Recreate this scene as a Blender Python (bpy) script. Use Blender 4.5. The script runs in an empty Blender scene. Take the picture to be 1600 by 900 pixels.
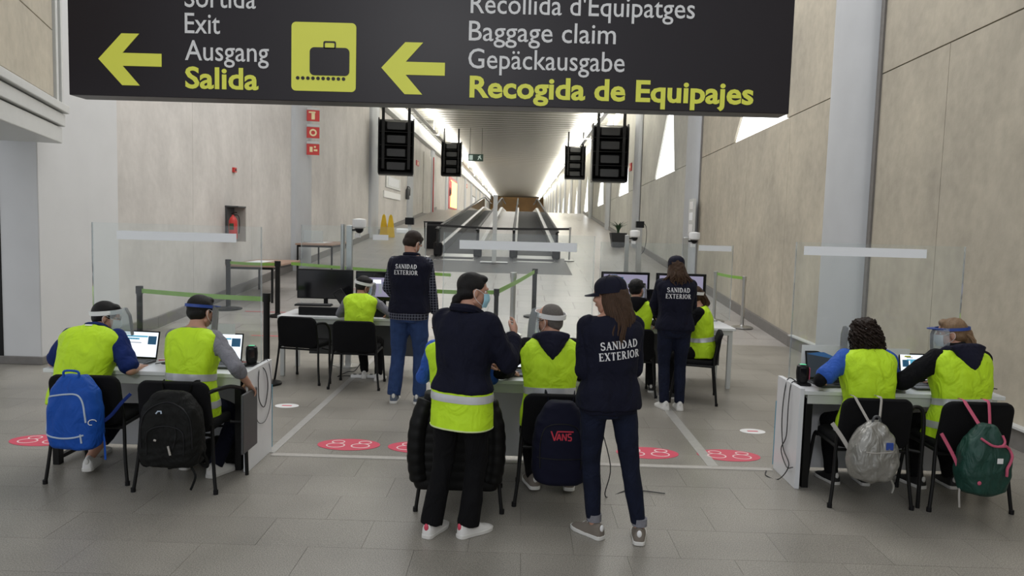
import bpy, bmesh, math, random
import numpy as np
from mathutils import Vector, Matrix, noise
from mathutils.bvhtree import BVHTree
random.seed(7)
rad = math.radians
SC = bpy.context.scene

# ------------------------------------------------------------ camera, world, lights, exposure
cam = bpy.data.cameras.new('camera'); cam.lens = 26.55; cam.sensor_width = 36; cam.clip_end = 400
camo = bpy.data.objects.new('camera', cam); SC.collection.objects.link(camo)
camo.matrix_world = Matrix.Translation((0, 0, 1.9)) @ Matrix.Rotation(rad(.45), 4, 'Z') @ Matrix.Rotation(rad(90-4.76), 4, 'X') @ Matrix.Rotation(rad(1.6), 4, 'Z')
SC.camera = camo
SC.view_settings.view_transform = 'Standard'; SC.view_settings.look = 'None'
SC.view_settings.gamma = 1; SC.view_settings.exposure = 0.0; SC.view_settings.use_curve_mapping = False
w = bpy.data.worlds.new('World'); SC.world = w; w.use_nodes = True
bg = w.node_tree.nodes['Background']; bg.inputs[0].default_value = (.93, .96, 1, 1); bg.inputs[1].default_value = .72

def area(name, loc, rot, sx, sy, power, col=(1, 1, 1)):
    l = bpy.data.lights.new(name, 'AREA'); l.shape = 'RECTANGLE'; l.size = sx; l.size_y = sy; l.energy = power; l.color = col
    o = bpy.data.objects.new(name, l); SC.collection.objects.link(o); o.location = loc; o.rotation_euler = [rad(a) for a in rot]
    return o
area('hall_fill', (-.6, 14.5, 9.3), (0, 0, 0), 8, 15, 830, (1, .975, .94))  # unseen overhead area light, added to brighten the middle of the hall
area('hall_fill', (-.6, 32, 7.35), (0, 0, 0), 7, 18, 480, (1, .98, .94))  # added fill light below the slats, no roof opening there
area('rear_lamp', (-1.7, -6, 6.0), (66, 0, 0), 1.6, 1.0, 150, (.97, .98, 1))
area('corridor_fill', (-1, 95, 7.2), (0, 0, 0), 7, 80, 2600, (1, .97, .9))  # unseen fill light added to brighten the far corridor and its end wall

# ------------------------------------------------------------ materials
def new_mat(name):
    m = bpy.data.materials.new(name); m.use_nodes = True
    return m, m.node_tree, m.node_tree.nodes['Principled BSDF']
def ramp_mix(nt, fac, c1, c2):
    n = nt.nodes.new('ShaderNodeMix'); n.data_type = 'RGBA'; nt.links.new(fac, n.inputs['Factor'])
    n.inputs['A'].default_value = (*c1, 1); n.inputs['B'].default_value = (*c2, 1)
    return n
def sh(c, k): return tuple(min(1, x*k) for x in c)
def mat(name, col, rough=.6, metal=0, var=.12, scale=8, bump=0, bscale=60, spec=.5, sheen=0, rnd=0, stretch=None, coat=0, emit=None, fold=0):
    m, nt, b = new_mat(name)
    b.inputs['Roughness'].default_value = rough; b.inputs['Metallic'].default_value = metal
    b.inputs['Specular IOR Level'].default_value = spec
    if sheen: b.inputs['Sheen Weight'].default_value = sheen
    if coat: b.inputs['Coat Weight'].default_value = coat
    tc = nt.nodes.new('ShaderNodeTexCoord'); src = tc.outputs['Object']
    if stretch:
        mp = nt.nodes.new('ShaderNodeMapping'); mp.inputs['Scale'].default_value = stretch; nt.links.new(src, mp.inputs[0]); src = mp.outputs[0]
    n = nt.nodes.new('ShaderNodeTexNoise'); n.inputs['Scale'].default_value = scale; n.inputs['Detail'].default_value = 6
    nt.links.new(src, n.inputs['Vector'])
    mx = ramp_mix(nt, n.outputs[0], sh(col, 1-var), sh(col, 1+var)); out = mx.outputs['Result']
    if rnd:
        oi = nt.nodes.new('ShaderNodeObjectInfo'); mr = nt.nodes.new('ShaderNodeMapRange')
        mr.inputs[3].default_value = 1-rnd; mr.inputs[4].default_value = 1+rnd; nt.links.new(oi.outputs['Random'], mr.inputs[0])
        v = nt.nodes.new('ShaderNodeVectorMath'); v.operation = 'SCALE'; nt.links.new(out, v.inputs[0]); nt.links.new(mr.outputs[0], v.inputs['Scale']); out = v.outputs[0]
    nt.links.new(out, b.inputs['Base Color'])
    if bump:
        n2 = nt.nodes.new('ShaderNodeTexNoise'); n2.inputs['Scale'].default_value = bscale; n2.inputs['Detail'].default_value = 4; nt.links.new(src, n2.inputs['Vector'])
        bp = nt.nodes.new('ShaderNodeBump'); bp.inputs['Strength'].default_value = bump; bp.inputs['Distance'].default_value = .01
        nt.links.new(n2.outputs[0], bp.inputs['Height']); nt.links.new(bp.outputs[0], b.inputs['Normal'])
    if fold:
        n3 = nt.nodes.new('ShaderNodeTexNoise'); n3.inputs['Scale'].default_value = fold; n3.inputs['Detail'].default_value = 2.5; n3.inputs['Distortion'].default_value = 1.2
        mp3 = nt.nodes.new('ShaderNodeMapping'); mp3.inputs['Scale'].default_value = (1.3, 1.3, .8); mp3.inputs['Rotation'].default_value = (.4, .5, 0); nt.links.new(tc.outputs['Object'], mp3.inputs[0]); nt.links.new(mp3.outputs[0], n3.inputs['Vector'])
        b3 = nt.nodes.new('ShaderNodeBump'); b3.inputs['Strength'].default_value = .55; b3.inputs['Distance'].default_value = .05
        nt.links.new(n3.outputs[0], b3.inputs['Height'])
        if bump: nt.links.new(b3.outputs[0], bp.inputs['Normal'])
        else: nt.links.new(b3.outputs[0], b.inputs['Normal'])
    if emit: b.inputs['Emission Color'].default_value = (*emit[0], 1); b.inputs['Emission Strength'].default_value = emit[1]
    return m
def emis(name, col, s):
    m, nt, b = new_mat(name); b.inputs['Base Color'].default_value = (*sh(col, .1), 1)
    b.inputs['Emission Color'].default_value = (*col, 1); b.inputs['Emission Strength'].default_value = s; return m
def clear(name, tint=(.97, .99, .99), gloss=.06, haze=.0):
    m, nt, b = new_mat(name); nt.nodes.remove(b); out = nt.nodes['Material Output']
    t = nt.nodes.new('ShaderNodeBsdfTransparent'); t.inputs[0].default_value = (*tint, 1)
    g = nt.nodes.new('ShaderNodeBsdfGlossy'); g.inputs['Roughness'].default_value = .05
    f = nt.nodes.new('ShaderNodeFresnel'); f.inputs[0].default_value = 1.35
    mx = nt.nodes.new('ShaderNodeMixShader'); nt.links.new(f.outputs[0], mx.inputs[0]); nt.links.new(t.outputs[0], mx.inputs[1]); nt.links.new(g.outputs[0], mx.inputs[2])
    o = mx.outputs[0]
    if haze:
        d = nt.nodes.new('ShaderNodeBsdfDiffuse'); d.inputs[0].default_value = (.9, .92, .95, 1)
        m2 = nt.nodes.new('ShaderNodeMixShader'); m2.inputs[0].default_value = haze; nt.links.new(o, m2.inputs[1]); nt.links.new(d.outputs[0], m2.inputs[2]); o = m2.outputs[0]
    nt.links.new(o, out.inputs[0]); return m
def concrete(name, col, streak=.22, warm=(1.02, 1.0, .95)):
    m, nt, b = new_mat(name); b.inputs['Roughness'].default_value = .75; b.inputs['Specular IOR Level'].default_value = .3
    ge = nt.nodes.new('ShaderNodeNewGeometry')
    def nz(scale, st, det=6):
        mp = nt.nodes.new('ShaderNodeMapping'); mp.inputs['Scale'].default_value = st; nt.links.new(ge.outputs['Position'], mp.inputs[0])
        n = nt.nodes.new('ShaderNodeTexNoise'); n.inputs['Scale'].default_value = scale; n.inputs['Detail'].default_value = det; nt.links.new(mp.outputs[0], n.inputs['Vector']); return n
    a = nz(.8, (1, 1, .8), 10); s = nz(2.6, (1, 1, .45), 8); f = nz(8, (1, 1, .9), 10)
    m1 = ramp_mix(nt, a.outputs[0], sh(col, .66), tuple(min(1, x*1.24*y) for x, y in zip(col, warm)))
    m2 = nt.nodes.new('ShaderNodeMix'); m2.data_type = 'RGBA'; m2.blend_type = 'MULTIPLY'; m2.inputs['Factor'].default_value = 1
    cr = nt.nodes.new('ShaderNodeMapRange'); cr.inputs[1].default_value = .3; cr.inputs[2].default_value = .7; cr.inputs[3].default_value = 1-streak; cr.inputs[4].default_value = 1.04
    ad = nt.nodes.new('ShaderNodeMath'); ad.operation = 'ADD'; nt.links.new(s.outputs[0], ad.inputs[0]); nt.links.new(f.outputs[0], ad.inputs[1])
    hf = nt.nodes.new('ShaderNodeMath'); hf.operation = 'MULTIPLY'; hf.inputs[1].default_value = .5; nt.links.new(ad.outputs[0], hf.inputs[0]); nt.links.new(hf.outputs[0], cr.inputs[0])
    nt.links.new(m1.outputs['Result'], m2.inputs['A']); nt.links.new(cr.outputs[0], m2.inputs['B']); nt.links.new(m2.outputs['Result'], b.inputs['Base Color'])
    bp = nt.nodes.new('ShaderNodeBump'); bp.inputs['Strength'].default_value = .25; bp.inputs['Distance'].default_value = .02; nt.links.new(f.outputs[0], bp.inputs['Height']); nt.links.new(bp.outputs[0], b.inputs['Normal'])
    return m
def granite(name, col, bricks=False, rough=.33):
    m, nt, b = new_mat(name); b.inputs['Specular IOR Level'].default_value = .5
    ge = nt.nodes.new('ShaderNodeNewGeometry')
    def nz(sc, det, ou=0):
        n = nt.nodes.new('ShaderNodeTexNoise'); n.inputs['Scale'].default_value = sc; n.inputs['Detail'].default_value = det; nt.links.new(ge.outputs['Position'], n.inputs['Vector']); return n
    a = nz(150, 3); c = nz(1.1, 4)
    mr = nt.nodes.new('ShaderNodeMapRange'); mr.inputs[1].default_value = .36; mr.inputs[2].default_value = .64; nt.links.new(a.outputs[0], mr.inputs[0])
    m1 = ramp_mix(nt, mr.outputs[0], sh(col, .62), sh(col, 1.36))
    m2 = nt.nodes.new('ShaderNodeMix'); m2.data_type = 'RGBA'; m2.blend_type = 'MULTIPLY'; m2.inputs['Factor'].default_value = 1
    cr = nt.nodes.new('ShaderNodeMapRange'); cr.inputs[1].default_value = .3; cr.inputs[2].default_value = .7; cr.inputs[3].default_value = .80; cr.inputs[4].default_value = 1.14
    nt.links.new(c.outputs[0], cr.inputs[0]); nt.links.new(m1.outputs['Result'], m2.inputs['A']); nt.links.new(cr.outputs[0], m2.inputs['B'])
    out = m2.outputs['Result']
    if bricks:
        br = nt.nodes.new('ShaderNodeTexBrick'); br.inputs['Scale'].default_value = 1; br.inputs['Brick Width'].default_value = 1.2; br.inputs['Row Height'].default_value = .82
        br.inputs['Mortar Size'].default_value = .012; br.inputs['Color1'].default_value = (1, 1, 1, 1); br.inputs['Color2'].default_value = (.93, .93, .93, 1); br.inputs['Mortar'].default_value = (.55, .5, .5, 1)
        nt.links.new(ge.outputs['Position'], br.inputs[0]); m3 = nt.nodes.new('ShaderNodeMix'); m3.data_type = 'RGBA'; m3.blend_type = 'MULTIPLY'; m3.inputs['Factor'].default_value = 1
        nt.links.new(out, m3.inputs['A']); nt.links.new(br.outputs[0], m3.inputs['B']); out = m3.outputs['Result']
    else:
        oi = nt.nodes.new('ShaderNodeObjectInfo'); mq = nt.nodes.new('ShaderNodeMapRange'); mq.inputs[3].default_value = .95; mq.inputs[4].default_value = 1.05; nt.links.new(oi.outputs['Random'], mq.inputs[0])
        v = nt.nodes.new('ShaderNodeVectorMath'); v.operation = 'SCALE'; nt.links.new(out, v.inputs[0]); nt.links.new(mq.outputs[0], v.inputs['Scale']); out = v.outputs[0]
    nt.links.new(out, b.inputs['Base Color'])
    r = nt.nodes.new('ShaderNodeMapRange'); r.inputs[3].default_value = rough-.08; r.inputs[4].default_value = rough+.14; nt.links.new(c.outputs[0], r.inputs[0]); nt.links.new(r.outputs[0], b.inputs['Roughness'])
    return m
def plaid(name):
    m, nt, b = new_mat(name); b.inputs['Roughness'].default_value = .72
    tc = nt.nodes.new('ShaderNodeTexCoord'); fac = None
    for ax in ('X', 'Z'):
        wv = nt.nodes.new('ShaderNodeTexWave'); wv.bands_direction = ax; wv.inputs['Scale'].default_value = 11; wv.inputs['Distortion'].default_value = .4
        nt.links.new(tc.outputs['Object'], wv.inputs[0]); g = nt.nodes.new('ShaderNodeMath'); g.operation = 'GREATER_THAN'; g.inputs[1].default_value = .93; nt.links.new(wv.outputs['Fac'], g.inputs[0])
        if fac is None: fac = g.outputs[0]
        else:
            mx = nt.nodes.new('ShaderNodeMath'); mx.operation = 'MAXIMUM'; nt.links.new(fac, mx.inputs[0]); nt.links.new(g.outputs[0], mx.inputs[1]); fac = mx.outputs[0]
    r = ramp_mix(nt, fac, (.008, .010, .02), (.16, .17, .22)); nt.links.new(r.outputs['Result'], b.inputs['Base Color']); return m

M = dict(
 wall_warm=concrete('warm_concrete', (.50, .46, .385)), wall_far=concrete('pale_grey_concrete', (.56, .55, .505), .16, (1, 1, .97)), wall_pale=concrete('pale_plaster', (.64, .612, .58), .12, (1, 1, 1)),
 column=mat('grey_column_paint', (.45, .465, .485), .6, var=.08, scale=2), plaster=mat('white_paint', (.62, .625, .63), .6, var=.05, scale=3),
 frame_grey=mat('light_grey_metal', (.55, .56, .55), .45, var=.05), skirting=mat('dark_stone_skirting', (.17, .16, .15), .5, var=.2, scale=15),
 tile=granite('grey_granite', (.262, .245, .214)), ramp=granite('pale_stone_ramp', (.36, .34, .32), True, .3), grout=mat('grout', (.19, .178, .16), .9),
 threshold=mat('pale_stone_strip', (.40, .38, .35), .5, var=.2, scale=30), steel_strip=mat('brushed_strip', (.42, .41, .39), .4, .3, var=.15, scale=20),
 slat=mat('ceiling_slat_metal', (.17, .165, .14), .38, .3, var=.08, scale=2, stretch=(.3, 4, 1)), dark=mat('shadow_gap', (.05, .05, .05), .9),
 lamp=emis('fluorescent_tube', (1, .97, .90), 30), pane=emis('daylight_pane', (.98, 1, 1), 3.2),
 brown=mat('ochre_panel', (.62, .36, .13), .5, var=.3, scale=.6),
 black=mat('black_fabric', (.0045, .0045, .0055), .9, var=.3, scale=60, bump=.3, bscale=300), blackm=mat('black_metal', (.008, .008, .008), .4, var=.2, spec=.5),
 blackp=mat('black_plastic', (.008, .008, .009), .38, var=.15), gloss=mat('glossy_black_screen', (.008, .008, .01), .12, var=.05), grey_plastic=mat('charcoal_plastic', (.06, .062, .065), .5),
 steel=mat('stainless_steel', (.55, .55, .54), .28, 1, var=.08, scale=20), white=mat('white_laminate', (.72, .73, .75), .35, var=.04), whitep=mat('white_plastic', (.8, .8, .8), .4, var=.04),
 blue_edge=mat('blue_edge', (.05, .30, .45), .45), sign=mat('dark_sign_face', (.016, .0125, .016), .36, var=.06, spec=.3), sgy=mat('sign_yellow', (.78, .80, .09), .5, var=.03), sgw=mat('sign_white', (.72, .72, .72), .5, var=.02),
 red=mat('red_paint', (.55, .035, .03), .45), cream=mat('cream_symbol', (.85, .72, .42), .6), sticker=mat('raspberry_sticker', (.62, .06, .11), .45, var=.06, scale=40), stickw=mat('sticker_line', (.85, .62, .62), .5),
 green_belt=mat('green_belt', (.22, .42, .07), .6, var=.1), black_belt=mat('black_belt', (.02, .02, .02), .7), rubber=mat('black_rubber', (.02, .02, .021), .55, var=.15), deck=mat('walkway_deck', (.03, .03, .033), .75, var=.2, scale=3, stretch=(40, .4, 1)),
 plexi=clear('clear_acrylic', haze=.035), shield=clear('visor_film', (.93, .96, .97), haze=.14), glass=clear('balustrade_glass', (.62, .72, .70), haze=.08), label=mat('pale_label', (.90, .92, .95), .5, var=.02),
 wood=mat('brown_table_top', (.33, .21, .15), .5, var=.2, scale=6), yellow=mat('yellow_plastic', (.80, .52, .01), .4), leaf=mat('dark_green_leaf', (.03, .07, .03), .5),
 hiviz=mat('hi_vis_yellow', (.52, .80, .012), .7, fold=7, var=.07, scale=14, bump=.15, bscale=120), reflect=mat('silver_reflective_tape', (.55, .56, .58), .35, .25, var=.08, scale=50), piping=mat('pale_piping', (.75, .85, .45), .6),
 navy=mat('navy_fabric', (.0050, .0058, .0165), .85, fold=7, var=.25, scale=12, bump=.15, bscale=150), navy2=mat('navy_hood_cotton', (.010, .0105, .024), .9, fold=9, var=.25, scale=20), blacksw=mat('black_sweater', (.0035, .0035, .005), .92, fold=8, var=.3, scale=30),
 bluepolo=mat('royal_blue_polo', (.008, .022, .12), .85, fold=9, var=.15, scale=20), bluesw=mat('bright_blue_shirt', (.02, .09, .42), .85, fold=9, var=.12, scale=20), greyk=mat('grey_marl_knit', (.20, .20, .225), .95, fold=9, var=.18, scale=90), denim=mat('blue_denim', (.024, .050, .14), .85, fold=8, var=.35, scale=14, bump=.2, bscale=200),
 darkdenim=mat('dark_denim', (.006, .009, .024), .85, fold=8, var=.5, scale=8, bump=.2, bscale=200), blacktr=mat('black_trousers', (.003, .003, .004), .9, fold=7, var=.3, scale=14), plaid=plaid('dark_plaid'),
 skin=mat('skin', (.50, .27, .19), .5, var=.08, scale=25), skin2=mat('tan_skin', (.36, .18, .115), .5, var=.08, scale=25), eye=mat('eye_white', (.8, .8, .78), .25), lip=mat('lips', (.42, .14, .12), .45),
 hair_black=mat('black_hair', (.008, .007, .007), .5, var=.5, scale=40, bump=.5, bscale=120, stretch=(3, 3, .4)), hair_dark=mat('dark_brown_hair', (.022, .013, .009), .5, var=.5, scale=40, bump=.5, bscale=120, stretch=(3, 3, .4)),
 hair_brown=mat('brown_hair', (.050, .026, .014), .5, var=.6, scale=50, bump=.5, bscale=120, stretch=(3, 3, .3)), hair_blond=mat('dark_blond_hair', (.21, .125, .062), .5, var=.6, scale=50, bump=.5, bscale=120, stretch=(3, 3, .3)),
 hair_grey=mat('cropped_grey_hair', (.125, .112, .102), .8, var=.35, scale=90, bump=.4, bscale=300), capm=mat('navy_cap_cotton', (.006, .0065, .017), .8, var=.2, scale=30), bluef=mat('blue_headband', (.02, .06, .30), .5), mask=mat('light_blue_mask', (.35, .62, .74), .8, var=.06), maskw=mat('white_mask', (.75, .78, .78), .8),
 shoew=mat('white_leather', (.72, .71, .69), .5, var=.06), shoeg=mat('taupe_suede', (.18, .155, .13), .85, var=.2), shoeb=mat('black_shoe', (.012, .012, .012), .6), shoet=mat('grey_blue_trainer', (.10, .12, .16), .7, var=.2), solew=mat('white_sole', (.66, .65, .62), .6),
 bagblue=mat('cobalt_nylon', (.008, .070, .36), .6, fold=7, var=.14, scale=10, bump=.2, bscale=40), bagblack=mat('black_nylon', (.0035, .0038, .0035), .7, fold=8, var=.4, scale=14, bump=.3, bscale=40), bagnavy=mat('navy_canvas', (.0035, .004, .016), .8, var=.3), bagsilver=mat('silver_coated_fabric', (.28, .275, .255), .35, .45, fold=8, var=.25, scale=9, bump=.8, bscale=12),
 baggreen=mat('bottle_green_nylon', (.004, .045, .032), .55, fold=8, var=.3, scale=9, bump=.4, bscale=25), pink=mat('dusty_pink_webbing', (.52, .09, .16), .7), zip=mat('pale_zip', (.42, .50, .60), .5), redtxt=mat('red_print', (.50, .015, .04), .6), white_print=mat('white_print', (.70, .70, .72), .6), puffer=mat('black_puffer_nylon', (.0025, .0025, .0025), .5, var=.3),
 scr_white=emis('lit_screen', (.86, .92, 1), 1.15), scr_blue=emis('lit_screen_blue', (.10, .42, .62), .9), scr_dark=emis('lit_screen_dark', (.02, .09, .18), .8), scr_grey=emis('lit_screen_grey', (.35, .38, .42), .7), scr_cctv=emis('lit_cctv_screen', (.30, .28, .40), .85), scr_photo=emis('lit_wallpaper', (.03, .10, .24), .7), scr_photo2=emis('lit_wallpaper_dark', (.035, .045, .06), .6),
 adglow=emis('lit_advert', (1, .75, .2), 2.2), adred=emis('lit_advert_red', (.8, .05, .03), 1.2), paper=mat('white_paper', (.75, .76, .78), .8), redtape=mat('red_floor_tape', (.55, .10, .12), .7), exitg=mat('dark_green_sign', (.02, .06, .04), .4), exitw=emis('exit_symbol', (.7, .85, .75), .5), stain=mat('grey_wall_stain', (.38, .36, .33), .8),
 rack_grey=mat('rack_screen_back', (.010, .010, .010), .35), landing=mat('dark_landing_plate', (.075, .075, .078), .55, .1, var=.2, scale=3), pot=mat('dark_planter', (.035, .035, .036), .6), cardb=mat('white_cable', (.6, .6, .6), .5), ledge=mat('led_green', (.1, .5, .25), .4, emit=((.1, .8, .4), .4)))

for k_ in ('black', 'navy', 'navy2', 'blacksw', 'blacktr', 'darkdenim', 'bagnavy', 'bagblack', 'puffer', 'capm', 'denim', 'bluepolo', 'plaid', 'hair_black', 'hair_dark', 'hair_brown', 'blackm', 'blackp', 'greyk', 'bagblue'):
    M[k_].node_tree.nodes['Principled BSDF'].inputs['Specular IOR Level'].default_value = .22
# ------------------------------------------------------------ object helpers
COL = SC.collection
def link(o, parent=None):
    COL.objects.link(o)
    if parent is not None: o.parent = parent
    return o
def tag(o, label=None, cat=None, group=None, kind=None):
    for k, v in (('label', label), ('category', cat), ('group', group), ('kind', kind)):
        if v: o[k] = v
    return o
def thing(name, label, cat, loc=(0, 0, 0), rz=0, group=None):
    o = bpy.data.objects.new(name, None); o.empty_display_size = .1; link(o); o.location = loc; o.rotation_euler = (0, 0, rad(rz))
    return tag(o, label, cat, group)
def copy_tree(o, parent=None):
    c = o.copy(); link(c)
    if parent is not None: c.parent = parent
    for ch in list(o.children): copy_tree(ch, c)
    return c
V = Vector
def cr_smooth(pts, n=6):
    P = [V(p) for p in pts]
    if len(P) < 3 or n < 2: return P
    out = []
    for i in range(len(P)-1):
        p0 = P[max(i-1, 0)]; p1 = P[i]; p2 = P[i+1]; p3 = P[min(i+2, len(P)-1)]
        for k in range(n):
            t = k/n
            out.append(.5*((2*p1)+(p2-p0)*t+(2*p0-5*p1+4*p2-p3)*t*t+(3*p1-p0-3*p2+p3)*t**3))
    out.append(P[-1]); return out
class MB:
    def __init__(s): s.v = []; s.f = []; s.m = []
    def add(s, vs, fs, mi=0, mx=None):
        o = len(s.v); s.v += [tuple(mx @ V(p)) if mx is not None else tuple(p) for p in vs]; s.f += [tuple(i+o for i in f) for f in fs]; s.m += [mi]*len(fs); return s
    def box(s, c, d, rz=0, mi=0, mx=None):
        x, y, z = d[0]/2, d[1]/2, d[2]/2
        vs = [(-x, -y, -z), (x, -y, -z), (x, y, -z), (-x, y, -z), (-x, -y, z), (x, -y, z), (x, y, z), (-x, y, z)]
        R = Matrix.Translation(c) @ Matrix.Rotation(rad(rz), 4, 'Z')
        if mx is not None: R = mx @ R
        return s.add(vs, [(0, 3, 2, 1), (4, 5, 6, 7), (0, 1, 5, 4), (1, 2, 6, 5), (2, 3, 7, 6), (3, 0, 4, 7)], mi, R)
    def prism(s, poly, y0, y1, plane='xz', mi=0, mx=None):
        n = len(poly)
        mk = {'xz': lambda a, b, t: (a, t, b), 'yz': lambda a, b, t: (t, a, b), 'xy': lambda a, b, t: (a, b, t)}[plane]
        vs = [mk(a, b, y0) for a, b in poly]+[mk(a, b, y1) for a, b in poly]
        fs = [tuple(range(n)), tuple(range(2*n-1, n-1, -1))]+[(i, i+n, (i+1) % n+n, (i+1) % n) for i in range(n)]
        return s.add(vs, fs, mi, mx)
    def rings(s, rings, cap=True, mi=0, mx=None):
        n = len(rings[0]); vs = [p for r in rings for p in r]; fs = []
        for k in range(len(rings)-1):
            for i in range(n): fs.append((k*n+i, k*n+(i+1) % n, (k+1)*n+(i+1) % n, (k+1)*n+i))
        if cap: fs += [tuple(range(n-1, -1, -1)), tuple(range((len(rings)-1)*n, len(rings)*n))]
        return s.add(vs, fs, mi, mx)
    def tube(s, pts, r, n=10, sm=1, flat=None, up=(0, 0, 1), mi=0, mx=None, cap=True):
        P = cr_smooth(pts, sm) if sm > 1 else [V(p) for p in pts]
        K = len(P); rr = r if isinstance(r, (list, tuple)) else [r]*K
        if len(rr) != K: rr = [rr[0]+(rr[-1]-rr[0])*0 if False else float(np.interp(k/(K-1), np.linspace(0, 1, len(rr)), rr)) for k in range(K)]
        u = None; R = []
        for k in range(K):
            t = (P[min(k+1, K-1)]-P[max(k-1, 0)]);  t = t.normalized() if t.length > 1e-9 else V((0, 0, 1))
            if flat is not None:
                u = V(up).cross(t); u = u.normalized() if u.length > 1e-5 else V((1, 0, 0))
            elif u is None:
                u = t.orthogonal().normalized()
            else:
                u = (u-t*u.dot(t)); u = u.normalized() if u.length > 1e-6 else t.orthogonal().normalized()
            v = t.cross(u)
            f = flat if flat is not None else 1
            R.append([tuple(P[k]+(u*math.cos(2*math.pi*i/n)+v*math.sin(2*math.pi*i/n)*f)*rr[k]) for i in range(n)])
        return s.rings(R, cap, mi, mx)
    def cyl(s, c, r, h, n=24, mi=0, mx=None, r2=None): 
        r2 = r if r2 is None else r2
        return s.rings([[(c[0]+q*math.cos(2*math.pi*i/n), c[1]+q*math.sin(2*math.pi*i/n), c[2]+z) for i in range(n)] for q, z in ((r, 0), (r2, h))], True, mi, mx)
    def lathe(s, c, prof, n=24, mi=0, mx=None):
        return s.rings([[(c[0]+max(q, .0005)*math.cos(2*math.pi*i/n), c[1]+max(q, .0005)*math.sin(2*math.pi*i/n), c[2]+z) for i in range(n)] for q, z in prof], True, mi, mx)
    def ell(s, c, r, nu=16, nv=10, mi=0, mx=None, rot=None):
        R = []
        for k in range(nv+1):
            a = -math.pi/2+math.pi*(k+.0)/nv; a = max(-1.56, min(1.56, a))
            ring = []
            for i in range(nu):
                b = 2*math.pi*i/nu; p = V((r[0]*math.cos(a)*math.cos(b), r[1]*math.cos(a)*math.sin(b), r[2]*math.sin(a)))
                if rot is not None: p = rot @ p
                ring.append(tuple(V(c)+p))
            R.append(ring)
        return s.rings(R, True, mi, mx)
    def cap2(s, p0, p1, r0, r1, n=14, mi=0, mx=None):       # tapered capsule
        p0 = V(p0); p1 = V(p1); t = (p1-p0).normalized(); u = t.orthogonal().normalized(); v = t.cross(u); R = []
        for a in (-1.5, -1.05, -.6, -.2): R.append((p0+t*math.sin(a)*r0, r0*math.cos(a)))
        for a in (.2, .6, 1.05, 1.5): R.append((p1+t*math.sin(a)*r1, r1*math.cos(a)))
        return s.rings([[tuple(c+(u*math.cos(2*math.pi*i/n)+v*math.sin(2*math.pi*i/n))*q) for i in range(n)] for c, q in R], True, mi, mx)
    def frust(s, p0, p1, r0, r1, n=18, mi=0, mx=None): return s.tube([p0, p1], [r0, r1], n, mi=mi, mx=mx)
    def mesh(s, name):
        me = bpy.data.meshes.new(name); me.from_pydata(s.v, [], s.f); me.update()
        if any(s.m): me.polygons.foreach_set('material_index', s.m)
        return me
    def build(s, name, m, parent=None, smooth=True, ang=38, bevel=0, kind=None, label=None):
        me = s.mesh(name)
        for q in (m if isinstance(m, (list, tuple)) else [m]): me.materials.append(M[q])
        if smooth:
            me.shade_smooth(); me.set_sharp_from_angle(angle=rad(ang))
        o = bpy.data.objects.new(name, me); link(o, parent)
        if bevel:
            b = o.modifiers.new('bevel', 'BEVEL'); b.width = bevel; b.segments = 2; b.limit_method = 'ANGLE'; b.angle_limit = rad(40)
        if kind: o['kind'] = kind
        if label: o['label'] = label
        return o
TMP = bpy.data.scenes.new('workshop')
def tdg():
    with bpy.context.temp_override(scene=TMP, view_layer=TMP.view_layers[0]): d = bpy.context.evaluated_depsgraph_get()
    d.update(); return d
def remesh(mb, voxel, it=3, fac=.5):
    me = mb.mesh('t'); o = bpy.data.objects.new('t', me); TMP.collection.objects.link(o)
    r = o.modifiers.new('r', 'REMESH'); r.mode = 'VOXEL'; r.voxel_size = voxel
    if it: sm = o.modifiers.new('s', 'SMOOTH'); sm.iterations = it; sm.factor = fac
    dg = tdg(); e = o.evaluated_get(dg).to_mesh()
    n = len(e.vertices); co = np.empty(n*3); e.vertices.foreach_get('co', co); co = co.reshape(-1, 3)
    fs = [tuple(p.vertices) for p in e.polygons]
    o.evaluated_get(dg).to_mesh_clear(); bpy.data.objects.remove(o); bpy.data.meshes.remove(me)
    return co, fs
def normals(co, fs):
    N = np.zeros_like(co)
    q = np.array([f if len(f) == 4 else f+(f[-1],) for f in fs])
    nn = np.cross(co[q[:, 2]]-co[q[:, 0]], co[q[:, 3]]-co[q[:, 1]])
    for k in range(4): np.add.at(N, q[:, k], nn)
    return N/np.maximum(np.linalg.norm(N, axis=1, keepdims=True), 1e-9)
def wrinkle(co, fs, amp=.004, freq=1., seed=0):
    N = normals(co, fs); r = np.random.RandomState(seed); d = np.zeros(len(co))
    for k in range(5):
        a = r.normal(size=3); a /= np.linalg.norm(a); b = r.normal(size=3); b /= np.linalg.norm(b); f = freq*r.uniform(16, 46)
        d += (1-np.abs(np.sin(co@a*f+1.6*np.sin(co@b*f*.45+r.uniform(0, 6))+r.uniform(0, 6))))*r.uniform(.5, 1)
    return co+N*((d/3-.45)*amp)[:, None]
def raw(co, fs): 
    m = MB(); m.v = [tuple(c) for c in co]; m.f = list(fs); m.m = [0]*len(fs); return m
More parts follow.
